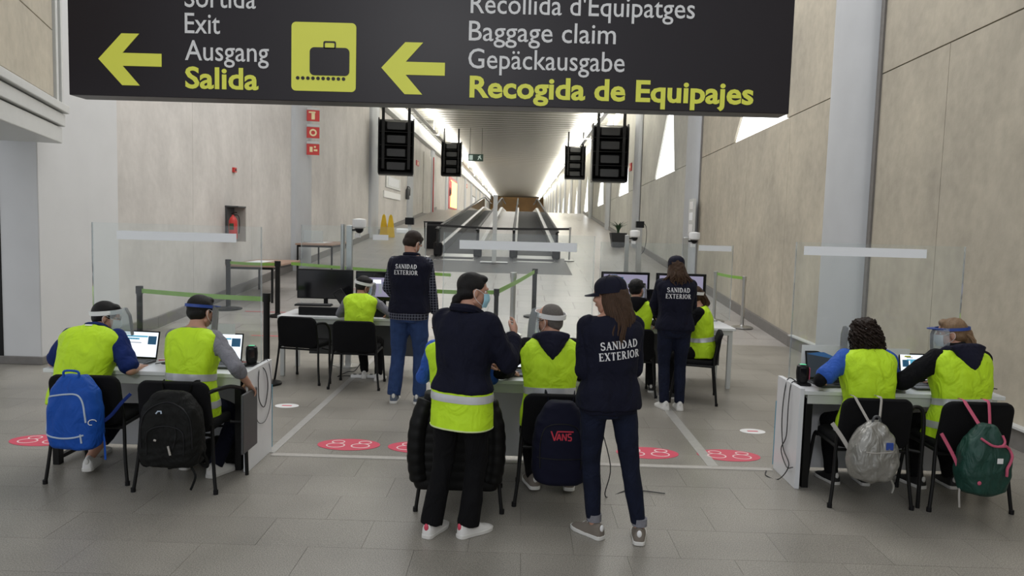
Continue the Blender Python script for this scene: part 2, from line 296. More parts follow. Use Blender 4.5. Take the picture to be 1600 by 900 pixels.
# ------------------------------------------------------------ people
SEC = [(-.13, .105, .085), (-.07, .158, .112), (0, .170, .120), (.08, .160, .114), (.16, .148, .107), (.26, .160, .117), (.36, .176, .122), (.43, .180, .115), (.485, .168, .093), (.525, .115, .072), (.555, .066, .060)]
A_ = np.array(SEC)
HEADS = {}
def head_mesh():
    if 'h' in HEADS: return HEADS['h']
    m = MB()
    m.ell((0, -.012, .03), (.075, .094, .086), 24, 14); m.ell((0, .028, -.028), (.060, .062, .080), 20, 12); m.ell((0, .038, -.080), (.042, .045, .034), 16, 10)
    m.cap2((0, .086, .012), (0, .103, -.022), .008, .0125); m.ell((0, .094, -.026), (.018, .012, .010)); m.ell((0, .078, .030), (.052, .016, .012))
    for s in (-1, 1):
        m.ell((s*.076, -.010, -.008), (.009, .019, .031), rot=Matrix.Rotation(s*.35, 3, 'Z')); m.ell((s*.034, .068, -.02), (.022, .022, .022)); m.cap2((s*.05, .0, -.06), (s*.02, .05, -.088), .02, .02)
    m.ell((0, .080, -.052), (.022, .014, .014))
    co, fs = remesh(m, .0055, 3)
    mb = raw(co, fs)
    for s in (-1, 1):
        mb.ell((s*.030, .0665, .010), (.0125, .011, .009), 12, 8, 1); mb.ell((s*.030, .0760, .010), (.0045, .003, .0045), 10, 6, 2); mb.cap2((s*.014, .0885, .030), (s*.044, .079, .031), .0035, .003, 8, 2)
    mb.ell((0, .0925, -.048), (.021, .005, .004), 12, 6, 3); mb.ell((0, .0915, -.056), (.018, .005, .0045), 12, 6, 3)
    HEADS['h'] = mb; return mb
HANDS = {}
def hand_mesh(curl):
    if curl in HANDS: return HANDS[curl]
    m = MB()
    m.rings([[(a*math.cos(t)*w_+ox, y, b*math.sin(t)) for t in [2*math.pi*i/14 for i in range(14)]] for (y, w_, ox, a, b) in ((-.02, 1, 0, .024, .020), (.01, 1, 0, .029, .018), (.045, 1, .002, .038, .015), (.085, 1, .002, .040, .012), (.096, 1, .002, .036, .009))])
    for x, L, r, f in ((.030, .072, .0085, .95), (.010, .080, .0088, 1), (-.010, .074, .0085, 1.05), (-.029, .058, .0075, 1.1)):
        p = V((x, .088, 0)); a = curl*.55*f; q = [p]
        for k, seg in enumerate((.45, .31, .26)):
            p = p+V((x*.15*seg, math.cos(a), -math.sin(a)))*L*seg; q.append(p); a += curl*.8*f
        for k in range(3): m.cap2(q[k], q[k+1], r*(1-.1*k), r*(.92-.1*k), 10)
    t0 = V((.024, .022, -.004)); t1 = V((.052, .052, -.014-.01*curl)); t2 = V((.060-.02*curl, .082, -.022-.014*curl)); t3 = V((.058-.034*curl, .106, -.026-.016*curl))
    m.cap2(t0, t1, .014, .0115, 10); m.cap2(t1, t2, .0105, .0098, 10); m.cap2(t2, t3, .0095, .0078, 10)
    co, fs = remesh(m, .0042, 2); HANDS[curl] = (co, fs); return HANDS[curl]
def ik(a, t, l1, l2, hint):
    d = t-a; L = min(d.length, (l1+l2)*.999); d = d.normalized(); t = a+d*L
    x = (l1*l1-l2*l2+L*L)/(2*L); y = math.sqrt(max(l1*l1-x*x, 0)); h = V(hint); h = h-d*h.dot(d); h = h.normalized()
    return a+d*x+h*y, t
class Fig:
    """one posed person: local frame, faces +Y, stands/sits over the origin"""
    def __init__(g, label, loc, rz, s=1, w=1, pelvis=None, lean=(0, 0), side=0, twist=0, seated=False, hands=None, elbows=((-.5, -1, -.2), (.5, -1, -.2)), feet=None, footyaw=(8, -8), head=(0, 0, 0), skin='skin', headfwd=.02, hipw=1.):
        g.s = s; g.w = w; g.skin = skin; g.hipw = hipw
        g.root = thing('person', label, 'person', loc, rz)
        g.pel = V(pelvis) if pelvis else V((0, 0, .565 if seated else .925*s))
        N = 40; L = .60*s; g.ar = [-.25*s+i*(L+.25*s)/N for i in range(N+1)]; i0 = min(range(N+1), key=lambda i: abs(g.ar[i]))
        def tan(a):
            t = max(0, min(1, a/(.55*s))); an = rad(lean[0]+(lean[1]-lean[0])*t); sd = rad(side)*t
            return V((math.sin(sd), math.sin(an)*math.cos(sd), math.cos(an)*math.cos(sd)))
        pos = [None]*(N+1); pos[i0] = g.pel.copy(); st = (L+.25*s)/N
        for i in range(i0+1, N+1): pos[i] = pos[i-1]+tan(g.ar[i-1])*st
        for i in range(i0-1, -1, -1): pos[i] = pos[i+1]-tan(0)*st
        g.pos = pos; g.tan = tan; g.twist = twist; g.N = N
        S = []
        for k, sg in enumerate((-1, 1)):
            c, u, r, f = g.fr(.470*s); S.append(c+r*sg*.163*s*w)
        g.sh = S; c, u, r, f = g.fr(.555*s); g.neck = c
        g.hc = c+u*.105*s+V((0, 1, 0))*headfwd+f*.01
        g.hm = Matrix.Translation(g.hc) @ Matrix.Rotation(rad(head[0]), 4, 'Z') @ Matrix.Rotation(rad(-head[1]), 4, 'X') @ Matrix.Rotation(rad(head[2]), 4, 'Y') @ Matrix.Scale(s if s > .95 else .96, 4)
        g.hd = [V(h) for h in hands]; g.el = []; g.wr = []
        for k in (0, 1):
            e, t = ik(g.sh[k], g.hd[k], .285*s, .255*s, elbows[k]); g.el.append(e); g.wr.append(t)
        g.hip = [g.pel+V((sg*.092*s*hipw, 0, -.01)) for sg in (-1, 1)]; g.fy = footyaw
        g.kn = []; g.an = []
        for k in (0, 1):
            f_ = V((feet[k][0], feet[k][1], .085*s+(feet[k][2] if len(feet[k]) > 2 else 0)))
            kk, t = ik(g.hip[k], f_, .425*s, .415*s, (feet[k][0]*.6, 1, .35) if seated else (0, 1, 0)); g.kn.append(kk); g.an.append(t)
        g.seated = seated
    def fr(g, a):
        i = (a-g.ar[0])/(g.ar[1]-g.ar[0]); i = max(0, min(g.N-1e-6, i)); k = int(i); t = i-k
        c = g.pos[k]*(1-t)+g.pos[k+1]*t; u = g.tan(a).normalized(); tw = rad(g.twist)*max(0, min(1, a/(.4*g.s)))
        r = V((math.cos(tw), math.sin(tw), 0)); r = (r-u*r.dot(u)).normalized(); return c, u, r, u.cross(r)
    def torso(g, mb, off, a0, a1, flare=0, n=28, K=16, hw=1, sh=0, skirt=False):
        R = []
        for k in range(K+1):
            a = a0+(a1-a0)*k/K; c, u, r, f = g.fr(a*g.s)
            al = max(a, -.03) if skirt else a; x = (np.interp(al, A_[:, 0], A_[:, 1])*g.w*g.s+off)*hw; y = np.interp(al, A_[:, 0], A_[:, 2])*g.s*(.5+.5*g.w)+off
            if a < .10: x *= g.hipw
            if sh and .38 < a < .53: x += sh*math.sin((a-.38)/.15*math.pi*.9)
            fl = flare*max(0, (.16-a)/.16); x += fl; y += fl
            ring = []
            for i in range(n):
                t = 2*math.pi*i/n; cx, sy = math.cos(t), math.sin(t); e = .82
                ring.append(tuple(c+r*(math.copysign(abs(cx)**e, cx)*x)+f*(math.copysign(abs(sy)**e, sy)*y)))
            R.append(ring)
        return mb.rings(R)
    def arm(g, mb, k, off, to=1., flat=False):
        s = g.s*(.6+.4*g.w); S, E, W = g.sh[k], g.el[k], g.wr[k]
        q = lambda r: r*s+off
        mb.cap2(S+V((0, 0, 0)), S+(E-S)*.25, q(.052), q(.048)); u = min(to, .5)/.5
        mb.cap2(S, S+(E-S)*u*(.999 if to > .5 else .90), q(.050), q(.041 if to >= .5 else .046))
        if to <= .5: mb.frust(S+(E-S)*.3, S+(E-S)*u, q(.048), q(.047))
        else:
            v = (to-.5)/.5; mb.cap2(E, E+(W-E)*.35, q(.040), q(.038)); mb.frust(E, E+(W-E)*v, q(.039), q(.039-.013*v)+(.003 if off else 0))
            if not off: mb.cap2(E, W, q(.038), q(.025))
    def leg(g, mb, k, off, to=1., knee=1., cuff=0):
        s = g.s; H, K_, A = g.hip[k], g.kn[k], g.an[k]; q = lambda r: r*s+off
        mb.cap2(H, K_, q(.083), q(.056*knee)); mb.cap2(H+(K_-H)*.1, H+(K_-H)*.6, q(.084), q(.070)); mb.cap2(K_, K_+(A-K_)*.45, q(.054*knee), q(.052))
        if off: mb.frust(K_+(A-K_)*.35, K_+(A-K_)*(to*(1.06 if to > .95 else 1)), q(.052), q(.040)+cuff)
        else: mb.cap2(K_+(A-K_)*.4, A, q(.050), q(.034))
    def body(g, curl=(.5, .5), palm=((0, 0, -1), (0, 0, -1)), male=True):
        s = g.s; m = MB(); g.torso(m, -.004, -.09, .55, K=12); 
        for k in (0, 1): g.arm(m, k, 0); g.leg(m, k, 0); m.cap2(g.an[k]+V((0, 0, -.02)), g.an[k]+(Matrix.Rotation(rad(g.fy[k]), 3, 'Z') @ V((0, .10, -.055)))*s, .026*s, .020*s)
        c, u, r, f = g.fr(.50*s); m.cap2(c, g.hm @ V((0, -.022, -.045)), .060*s, .052*s)
        co, fs = remesh(m, .014, 3); B = raw(co, fs)
        h = head_mesh(); B.v += []; o = len(B.v); B.v += [tuple(g.hm @ V(p)) for p in h.v]; B.f += [tuple(i+o for i in f_) for f_ in h.f]; B.m += h.m
        g.handm = []
        for k, sg in enumerate((-1, 1)):
            d = (g.wr[k]-g.el[k]).normalized(); z = -V(palm[k]); z = (z-d*z.dot(d)).normalized(); x = d.cross(z)*(1)
            # thumb (+X in hand space) : mirror for the right hand
            hc, hf = hand_mesh(curl[k]); R = Matrix((x, d, z)).transposed(); mir = -1 if sg > 0 else 1
            o = len(B.v); B.v += [tuple(g.wr[k]+R @ (V((p[0]*mir, p[1]-.012, p[2]))*(s if male else .93))) for p in hc]; B.f += [tuple(i+o for i in (f_ if mir > 0 else f_[::-1])) for f_ in hf]; B.m += [0]*len(hf)
        M['_'] = M[g.skin]; g.bodyob = B.build('body', [g.skin, 'eye', g.browmat, 'lip'], g.root, ang=180); return g.bodyob
    browmat = 'hair_black'
    def cloth(g, name, m, mb, voxel=.013, amp=.009, freq=1, seed=0, parent=None, it=3, label=None):
        co, fs = remesh(mb, voxel, it); co = wrinkle(co, fs, amp, freq, seed); o = raw(co, fs).build(name, m, parent or g.root, ang=180)
        if label: o['label'] = label
        g.last = (co, fs); return o
    def trousers(g, m, off=.012, to=.98, cuff=.0, amp=.011, name='trousers', knee=1., label=None, freq=.7, top=.06):
        mb = MB(); g.torso(mb, off+.002, -.11 if not g.seated else -.08, top, K=8)
        for k in (0, 1): g.leg(mb, k, off, to, knee, cuff)
        if g.seated: c = (g.hip[0]+g.hip[1])/2; mb.ell(c+V((0, .0, -.02)), (.16*g.s*g.w*g.hipw, .13*g.s, .09*g.s))
        return g.cloth(name, m, mb, .014, amp, freq, 3, label=label)
    def top(g, m, off=.012, a0=-.06, a1=.535, sleeve=.96, name='jacket', amp=.012, flare=.0, seed=1, freq=1, label=None, soff=0, collar=0):
        mb = MB(); g.torso(mb, off, a0, a1, flare, skirt=True)
        for k in (0, 1): g.arm(mb, k, off+soff, sleeve)
        if collar:
            c, u, r, f = g.fr(.53*g.s); mb.frust(c-u*.03, c+u*collar-f*.0, .078*g.s, .066*g.s)
        return g.cloth(name, m, mb, .0125, amp, freq, seed, label=label)
    def vest(g, m='hiviz', off=.024, a0=-.03, a1=.53, bands=(.15, .04), name='vest', amp=.012, flare=.008, seed=2, sh=.018, a_extra=None, label=None, braces=False):
        mb = MB(); g.torso(mb, off, a0, a1, flare, sh=sh, skirt=True)
        o = g.cloth(name, m, mb, .0115, amp, .8, seed, label=label); g.vb = BVHTree.FromPolygons([tuple(c) for c in g.last[0]], g.last[1]); g.vo = o
        for b in bands: g.band(b, .048)
        return o
    def band(g, a, h, m='reflect', name='reflective_band'):
        R = []; n = 72
        for i in range(n):
            t = 2*math.pi*i/n; row = []
            for q in range(4):
                c, u, r, f = g.fr(a*g.s+(q/3-.5)*h); d = r*math.cos(t)+f*math.sin(t); hit = g.vb.ray_cast(c+d*.6, -d)[0]
                p = hit if hit is not None else c+d*.2; row.append((p, d))
            R.append([tuple(p+d*.003) for p, d in row]+[tuple(p-d*.004) for p, d in row[::-1]])
        m_ = MB(); R.append(R[0]); m_.rings(R, False); return m_.build(name, m, g.vo, ang=60)
    def hug(g, polys, a, name, m, x0=0, parent=None, out=.006, back=True, rot=0, thick=0):
        """lay flat outlines (x right as seen from behind, y up) on the garment's back"""
        c, u, r, f = g.fr(a*g.s); mb = MB(); d = f if back else -f; cr, sr = math.cos(rad(rot)), math.sin(rad(rot))
        for P in polys:
            vs = []
            for (x, y) in P:
                X = x*cr-y*sr+x0; Y = x*sr+y*cr; o = c-d*.6+r*X+u*Y; h = g.vb.ray_cast(o, d)[0]
                vs.append(tuple((h if h is not None else c+r*X+u*Y-d*.12)-d*out))
            mb.add(vs, [tuple(range(len(vs)))])
        return mb.build(name, m, parent or g.vo, smooth=False)
    def shoes(g, up='shoew', sole='solew', tongue=None):
        for k in (0, 1):
            A = g.an[k]; R = Matrix.Translation((A.x, A.y, A.z-.085*g.s)) @ Matrix.Rotation(rad(g.fy[k]), 4, 'Z') @ Matrix.Scale(g.s, 4)
            prof = ((-.078, .020, .060), (-.066, .034, .100), (-.030, .038, .108), (.015, .042, .112), (.06, .047, .088), (.11, .048, .056), (.15, .043, .046), (.18, .030, .035), (.192, .012, .025))
            m = MB(); m.rings([[(hw*math.cos(t), y, .018+(tz-.018)*max(0, math.sin(t))**.8) for t in [math.pi*i/13 for i in range(14)]] for y, hw, tz in prof], mx=R)
            sh_ = m.build('shoe', up, g.root, ang=50)
            out = [(-.084, .012), (-.078, .03), (-.06, .040), (-.02, .041), (.03, .044), (.08, .051), (.13, .052), (.165, .044), (.19, .028), (.200, .008)]
            P = [(x, y) for y, x in out]+[(-x, y) for y, x in out[::-1]]
            m = MB(); m.prism(P, 0, .026, 'xy', mx=R); m.build('sole', sole, sh_, bevel=.004)
            m = MB()
            for j in range(4): y = .01+j*.024; z = .112-j*.0135; m.tube([(-.026, y, z-.012), (0, y+.006, z), (.026, y, z-.012)], .003, 6, 3, mx=R)
            m.build('laces', 'whitep', sh_)
            m = MB(); m.ell((0, -.073, .075), (.016, .010, .024), mx=R); m.build('heel_tab', tongue or sole, sh_)
    # ---- head things
    def hair(g, kind, m, n=90, L=.28, seed=1):
        r = random.Random(seed); mb = MB()
        if kind in ('short', 'crop', 'bun', 'long', 'curly', 'pony'):
            o = {'crop': -.004, 'short': .004, 'bun': .001, 'long': .004, 'curly': .012, 'pony': .003}[kind]
            mb.ell((0, -.020, .040), (.080+o, .094+o, .083+o), 24, 14); mb.ell((0, -.045, -.008), (.074+o, .058+o, .062+o), 20, 12)
            if kind in ('short', 'bun', 'pony'): mb.ell((0, .045, .088), (.055, .038, .026+o))
            if kind == 'crop': mb.ell((0, -.058, -.035), (.056, .035, .04))
        if kind == 'bun': mb.ell((-.0, -.105, -.065), (.030, .026, .036)); mb.cap2((0, -.07, -.03), (-.01, -.115, -.10), .03, .02)
        if kind == 'long': mb.cap2((0, -.055, 0), (0, -.075, -.12), .080, .080); mb.cap2((-.05, -.03, 0), (-.055, -.06, -.15), .032, .045); mb.cap2((.05, -.03, 0), (.055, -.06, -.13), .032, .040); mb.cap2((0, -.075, -.12), (.01, -.09, -.19), .078, .045)
        if kind == 'curly':
            mb.ell((0, -.05, -.05), (.112, .088, .12)); mb.ell((0, -.07, -.13), (.122, .065, .085)); mb.ell((0, -.03, .065), (.088, .095, .07))
        if kind == 'pony': mb.cap2((.015, -.10, .0), (.03, -.125, -.10), .045, .052); mb.cap2((.03, -.12, -.08), (.0, -.12, -.15), .05, .03)
        co, fs = remesh(mb, .008, 3); co = wrinkle(co, fs, {'curly': .03, 'long': .012, 'pony': .012}.get(kind, .005), 2.2 if kind == 'curly' else 1.5, seed)
        m2 = MB(); m2.add([tuple(c) for c in co], fs, mx=g.hm); h = m2.build('hair', m, g.root, ang=180)
        if kind in ('long', 'curly', 'pony'):
            s_ = MB()
            for i in range(n):
                if kind == 'long':
                    a = r.uniform(-2.25, 2.25); x = math.sin(a)*.094; y = -.035-math.cos(a)*.078; ln = L*r.uniform(.75, 1.08)
                    P = [(x*.8, y*.9, .03), (x, y, -.04), (x*1.15, y-.02-r.uniform(0, .02), -.04-ln*.45), (x*1.30+r.uniform(-.045, .045), y-.030, -.04-ln*.8), (x*.95+r.uniform(-.04, .04), y-.03+r.uniform(-.02, .02), -.04-ln)]
                    s_.tube(P, [.005, r.uniform(.005, .010), r.uniform(.005, .010), .006, .001], 6, 4, mx=g.hm)
                elif kind == 'curly':
                    a = r.uniform(0, 6.28); b = r.uniform(-1.9, 1.9); p = V((math.cos(a)*.112, math.sin(a)*.088-.048, -.035))+V((0, 0, b*.085)); 
                    if p.y > .03: continue
                    p = V((p.x*(1-.3*max(0, b-.9)), p.y*(1-.3*max(0, b-.9)), p.z)); d = V((p.x, p.y+.04, 0)).normalized(); P = []; ph = r.uniform(0, 6)
                    for q in range(9): P.append(p+d*(.004*q)+V((math.cos(ph+q*1.6)*.010, math.sin(ph+q*1.6)*.010, -.012*q-.01*(b < 0))))
                    s_.tube(P, [.006, .006, .005, .001], 5, 2, mx=g.hm)
                else:
                    a = r.uniform(-1, 1); P = [(.0+.03*a, -.10, .0), (.02+.055*a, -.135-.02*r.random(), -.05), (.025+.06*a+r.uniform(-.02, .02), -.135, -.11), (.02+.06*a+r.uniform(-.05, .03), -.12, -.16-r.uniform(0, .05))]
                    s_.tube(P, [.006, .008, .006, .001], 6, 4, mx=g.hm)
            s_.build('strands', m, h)
        return h
    def cap(g, m='capm', z=.0):
        mb = MB(); R = []
        for k in range(9):
            a = k/8*1.5; R.append([(math.cos(a)*.091*math.cos(t), -.014+math.cos(a)*.106*math.sin(t), .045+z+math.sin(a)**.85*.082) for t in [2*math.pi*i/28 for i in range(28)]])
        R.insert(0, [(.091*math.cos(t), -.014+.106*math.sin(t), .018+z-(.018 if math.sin(t) < -.3 else 0)*0) for t in [2*math.pi*i/28 for i in range(28)]])
        mb.rings(R, mx=g.hm); mb.ell((0, -.014, .128+z), (.008, .008, .005), mx=g.hm); c = mb.build('cap', m, g.root, ang=60)
        mb = MB(); n = 14; T = []; B = []
        for i in range(n+1):
            t = math.pi*(.14+.72*i/n); e = math.sin((t-math.pi*.14)/(.72*math.pi)*math.pi)**.6
            pi_ = V((.090*math.cos(t), -.014+.105*math.sin(t), .026+z)); po = V((.086*math.cos(t)*1.02, -.014+.105*math.sin(t)+.075*e, .016+z-.010*abs(math.cos(t))))
            T.append((pi_, po))
        R = [[tuple(a), tuple(b), tuple(b-V((0, 0, .004))), tuple(a-V((0, 0, .004)))] for a, b in T]; mb.rings(R, mx=g.hm); mb.build('visor', m, c, ang=50)
        mb = MB()
        for a in range(6):
            t = a*math.pi/3; mb.tube([(.0915*math.cos(t)*math.cos(e), -.014+.1065*math.sin(t)*math.cos(e), .045+z+math.sin(e)**.85*.0825) for e in (.02, .3, .6, .9, 1.2, 1.5)], .0013, 5, 3, mx=g.hm)
        mb.build('seams', m, c)
    def face_shield(g, m='white', tilt=14, blue=False, r=1.0, drop=.20):
        T = g.hm @ Matrix.Translation((0, -.006, .042)) @ Matrix.Rotation(rad(tilt), 4, 'X')
        mb = MB(); R = []; h = .017 if not blue else .011
        for i in range(44):
            t = 2*math.pi*i/44; x, y = .092*math.cos(t)*r, (.104 if math.sin(t) > 0 else .121)*math.sin(t)*r
            if math.sin(t) > .35: y += .006
            R.append([(x, y, -h), (x*1.035, y*1.035, -h), (x*1.035, y*1.035, h), (x, y, h)])
        R.append(R[0]); mb.rings(R, False, mx=T); sh_ = mb.build('face_shield_band', m, g.root, ang=50)
        mb = MB(); R = []; n = 22; y0 = .012
        for i in range(n+1):
            t = math.pi*(.02+.96*i/n); R.append([])
            for z, k in ((h, 1), (-.04, 1.02), (-drop*.5, 1.05), (-drop, 1.06)):
                e = 1 if 0 < i < n else 1; R[-1].append((.094*math.cos(t)*k, y0+(.110+.025*(not blue)+.02*(z < -.03))*math.sin(t)*k, z))
            R[-1] += [(p[0]*.985, p[1]*.985, p[2]) for p in R[-1][::-1]]
        mb.rings(R, mx=T); mb.build('visor_film', 'shield', sh_, ang=60)
        mb = MB()
        if blue:
            R = []
            for i in range(15):
                t = math.pi*(.10+.80*i/14); e = math.sin(math.pi*i/14)**.5; a = (.09*math.cos(t), .004+.106*math.sin(t)); b = (.095*math.cos(t), .010+(.110+.045*e)*math.sin(t))
                R.append([(a[0], a[1], .010), (b[0], b[1], .008), (b[0], b[1], .002), (a[0], a[1], .002)])
            mb.rings(R, mx=T); mb.build('brow_shelf', m, sh_, ang=50)
        else:
            for sg in (-1, 1): mb.ell((sg*.092, .018, 0), (.006, .012, .013), mx=T)
            mb.build('clip', 'whitep', sh_)
    def face_mask(g, m='mask'):
        mb = MB(); R = []; n = 16
        for i in range(n+1):
            a = rad(-68+136*i/n); col = []
            for j in range(9):
                z = .0-.088*j/8; b = 1-.12*abs(j/8-.5)*2; pl = .0015*(j % 2)
                nb = .012*math.exp(-(a/.35)**2)*math.exp(-((j/8-.25)/.35)**2); col.append(((.074+pl)*math.sin(a)*b, .026+(.086+pl+nb)*math.cos(a)*(b-.02*max(0, j/8-.6)), z))
            R.append(col+[(p[0]*.96, p[1]-.003, p[2]) for p in col[::-1]])
        mb.rings(R, mx=g.hm); o = mb.build('face_mask', m, g.root, ang=40)
        mb = MB()
        for sg in (-1, 1): mb.tube([(sg*.062, .058, -.006), (sg*.078, .02, .012), (sg*.083, -.012, .02), (sg*.085, -.024, -.01), (sg*.078, .0, -.045), (sg*.060, .055, -.078)], .0015, 6, 4, mx=g.hm)
        mb.build('ear_loop', 'whitep', o)
    def glasses(g, m='blackp'):
        mb = MB()
        for sg in (-1, 1):
            mb.tube([(sg*.031+.024*math.cos(t), .100, .010+.016*math.sin(t)) for t in [2*math.pi*i/16 for i in range(17)]], .0018, 6)
            mb.tube([(sg*.055, .098, .014), (sg*.077, .06, .014), (sg*.082, -.01, .010)], .002, 6, 3)
        mb.tube([(-.008, .102, .014), (0, .104, .017), (.008, .102, .014)], .0018, 6); o = MB(); o.v = [tuple(g.hm @ V(p)) for p in mb.v]; o.f = mb.f; o.m = mb.m; o.build('glasses', m, g.root)
    def hood(g, m, big=1.):
        mb = MB(); c, u, r, f = g.fr(.53*g.s); s = g.s
        P = [c+r*x*s+f*y*s+u*z*s for x, y, z in ((-.085, .05, -.01), (-.10, -.02, .0), (-.07, -.085, -.005), (0, -.11, -.01), (.07, -.085, -.005), (.10, -.02, .0), (.085, .05, -.01))]
        mb.tube(P, .036*s, 12, 4); c2, u2, r2, f2 = g.fr(.44*g.s); d = .128*s+.012
        for k_ in range(7):
            q = k_/6; wd = .112*(1-q)**.75+.018; z = .075-.135*q*big
            c2, u2, r2, f2 = g.fr(.46*g.s+z*s); mb.ell(c2-f2*(d-.012-.004*math.sin(q*3)), (wd*big*s, .034+.016*math.sin(q*3.1), .034*s))
        return g.cloth('hood', m, mb, .010, .006, 1.2, 9)

# lettering for the staff vests: heavy roman capitals made of strokes (x, y in letter heights)
def stroke(a, b, w): 
    a = V(a); b = V(b); d = (b-a).normalized(); n = V((-d.y, d.x))*w/2; return [tuple(a+n), tuple(a-n), tuple(b-n), tuple(b+n)]
def arc(cx, cy, rx, ry, t0, t1, w, n=9):
    out = []
    for i in range(n):
        a, b = rad(t0+(t1-t0)*i/n), rad(t0+(t1-t0)*(i+1)/n)
        f = lambda t, q: (cx+(rx+q*w/2)*math.cos(t), cy+(ry+q*w*.35)*math.sin(t))
        out.append([f(a, 1), f(b, 1), f(b, -1), f(a, -1)])
    return out
def glyph(ch):
    T, t, e = .19, .09, .05; sf = lambda x, y: stroke((x-.14, y), (x+.14, y), .06)
    st = lambda x: [stroke((x, 0), (x, 1), T), sf(x, .03), sf(x, .97)]
    if ch == 'S': return arc(.33, .73, .21, .23, 25, 270, T)+arc(.33, .27, .23, .23, 90, -155, T)+[stroke((.53, .72), (.53, .95), .05), stroke((.1, .05), (.1, .3), .05)], .66
    if ch == 'A': return [stroke((.15, .03), (.40, .98), t), stroke((.40, .98), (.66, .03), T), stroke((.24, .32), (.56, .32), t), sf(.14, .03), sf(.67, .03)], .80
    if ch == 'N': return [stroke((.16, .03), (.16, .97), t), stroke((.14, .95), (.70, .03), T), stroke((.70, .03), (.70, .97), t), sf(.15, .03), sf(.10, .97), sf(.70, .97)], .84
    if ch == 'I': return st(.2), .38
    if ch == 'D': return st(.2)+arc(.30, .5, .40, .46, -90, 90, T), .82
    if ch == 'E': return st(.2)+[stroke((.2, .95), (.62, .95), t), stroke((.2, .5), (.5, .5), t), stroke((.2, .05), (.64, .05), t), stroke((.61, .78), (.61, 1), .05), stroke((.5, .38), (.5, .62), .05), stroke((.64, 0), (.64, .25), .05)], .70
    if ch == 'X': return [stroke((.14, .97), (.64, .03), T), stroke((.62, .97), (.15, .03), t), sf(.14, .97), sf(.62, .97), sf(.15, .03), sf(.64, .03)], .78
    if ch == 'T': return [stroke((.36, 0), (.36, 1), T), sf(.36, .03), stroke((.06, .95), (.66, .95), t), stroke((.07, .76), (.07, 1), .05), stroke((.65, .76), (.65, 1), .05)], .72
    if ch == 'R': return st(.2)+arc(.30, .73, .26, .22, -90, 90, T*.9)+[stroke((.38, .5), (.66, .03), T), sf(.70, .03)], .80
    if ch == 'O': return arc(.40, .5, .30, .44, 0, 360, T, 18), .80
    if ch == 'V': return [stroke((.05, 1), (.35, 0), .2), stroke((.35, 0), (.60, .93), .17), stroke((.55, .93), (2.6, .93), .12)], .62
    return [], .4
def word(txt, h, cy, narrow=1.):
    W = 0; G = []
    for ch in txt:
        g_, w_ = glyph(ch); G.append((g_, W)); W += w_*narrow+.04
    return [[((x*narrow+x0-W/2)*h, y*h+cy) for x, y in p] for g_, x0 in G for p in g_]
def sanidad(g, a, x0=0, h=.046, rot=0):
    g.hug(word('SANIDAD', h, .008, .92)+word('EXTERIOR', h, -.008-h, .92), a, 'back_lettering', 'white_print', x0, rot=rot)
# ------------------------------------------------------------ structure
S_ = 'structure'
def ground(y): return 0 if y < 12.6 else (.0678*(min(y, 55)-12.6))
def tagS(o): o['kind'] = S_; return o
# floor: dark bed with single granite slabs proud of the joints
fl = tagS(MB().box((-.9, 5.8, -.106), (14, 13.6, .2)).build('floor', 'grout'))
tiles = []; row = 0; y = 2.2
while y < 12.55:
    d = min(.41, 12.6-y); x = -8.0+(.31 if row % 2 else 0)
    while x < 4.6:
        tiles.append((x+.31, y+d/2, d)); x += .62
    y += .41; row += 1
def seen(t): return abs(t[0])/max(t[1], .1) < .74 and t[1] > 3.3
vis = sorted([t for t in tiles if seen(t)], key=lambda t: t[1])[:300]; vs_ = set(vis)
tm = {}
for t in vis:
    k = round(t[2], 3)
    if k not in tm: tm[k] = MB().box((0, 0, -.006), (.6182, k-.002, .012)).mesh('floor_tile'); tm[k].materials.append(M['tile'])
    o = bpy.data.objects.new('floor_tile', tm[k]); link(o, fl); o.location = (t[0], t[1], -.0008*random.random())
rest = MB()
for t in tiles:
    if t not in vs_: rest.box((t[0], t[1], -.006), (.6182, t[2]-.002, .012))
rest.build('floor_tile_rest', 'tile', fl, smooth=False, kind='stuff')
# ramp rising to the crest, then level
mb = MB(); mb.prism([(12.6, 0), (55, 2.875), (155, 2.875), (155, 2.6), (55, 2.6), (12.6, -.3)], -6.2, 4.7, 'yz'); tagS(mb.build('floor_ramp', 'ramp', smooth=False)).name = 'floor_ramp'
def strip(name, x0, x1, y0, y1, m): return tagS(MB().box(((x0+x1)/2, (y0+y1)/2, .0012), (x1-x0, y1-y0, .0044)).build(name, m, smooth=False))
strip('trim_1', -1.95, 2.08, 5.915, 5.985, 'threshold'); strip('trim_2', -2.01, -1.94, 5.99, 12.55, 'steel_strip'); strip('trim_3', 1.575, 1.665, 5.99, 12.55, 'steel_strip')

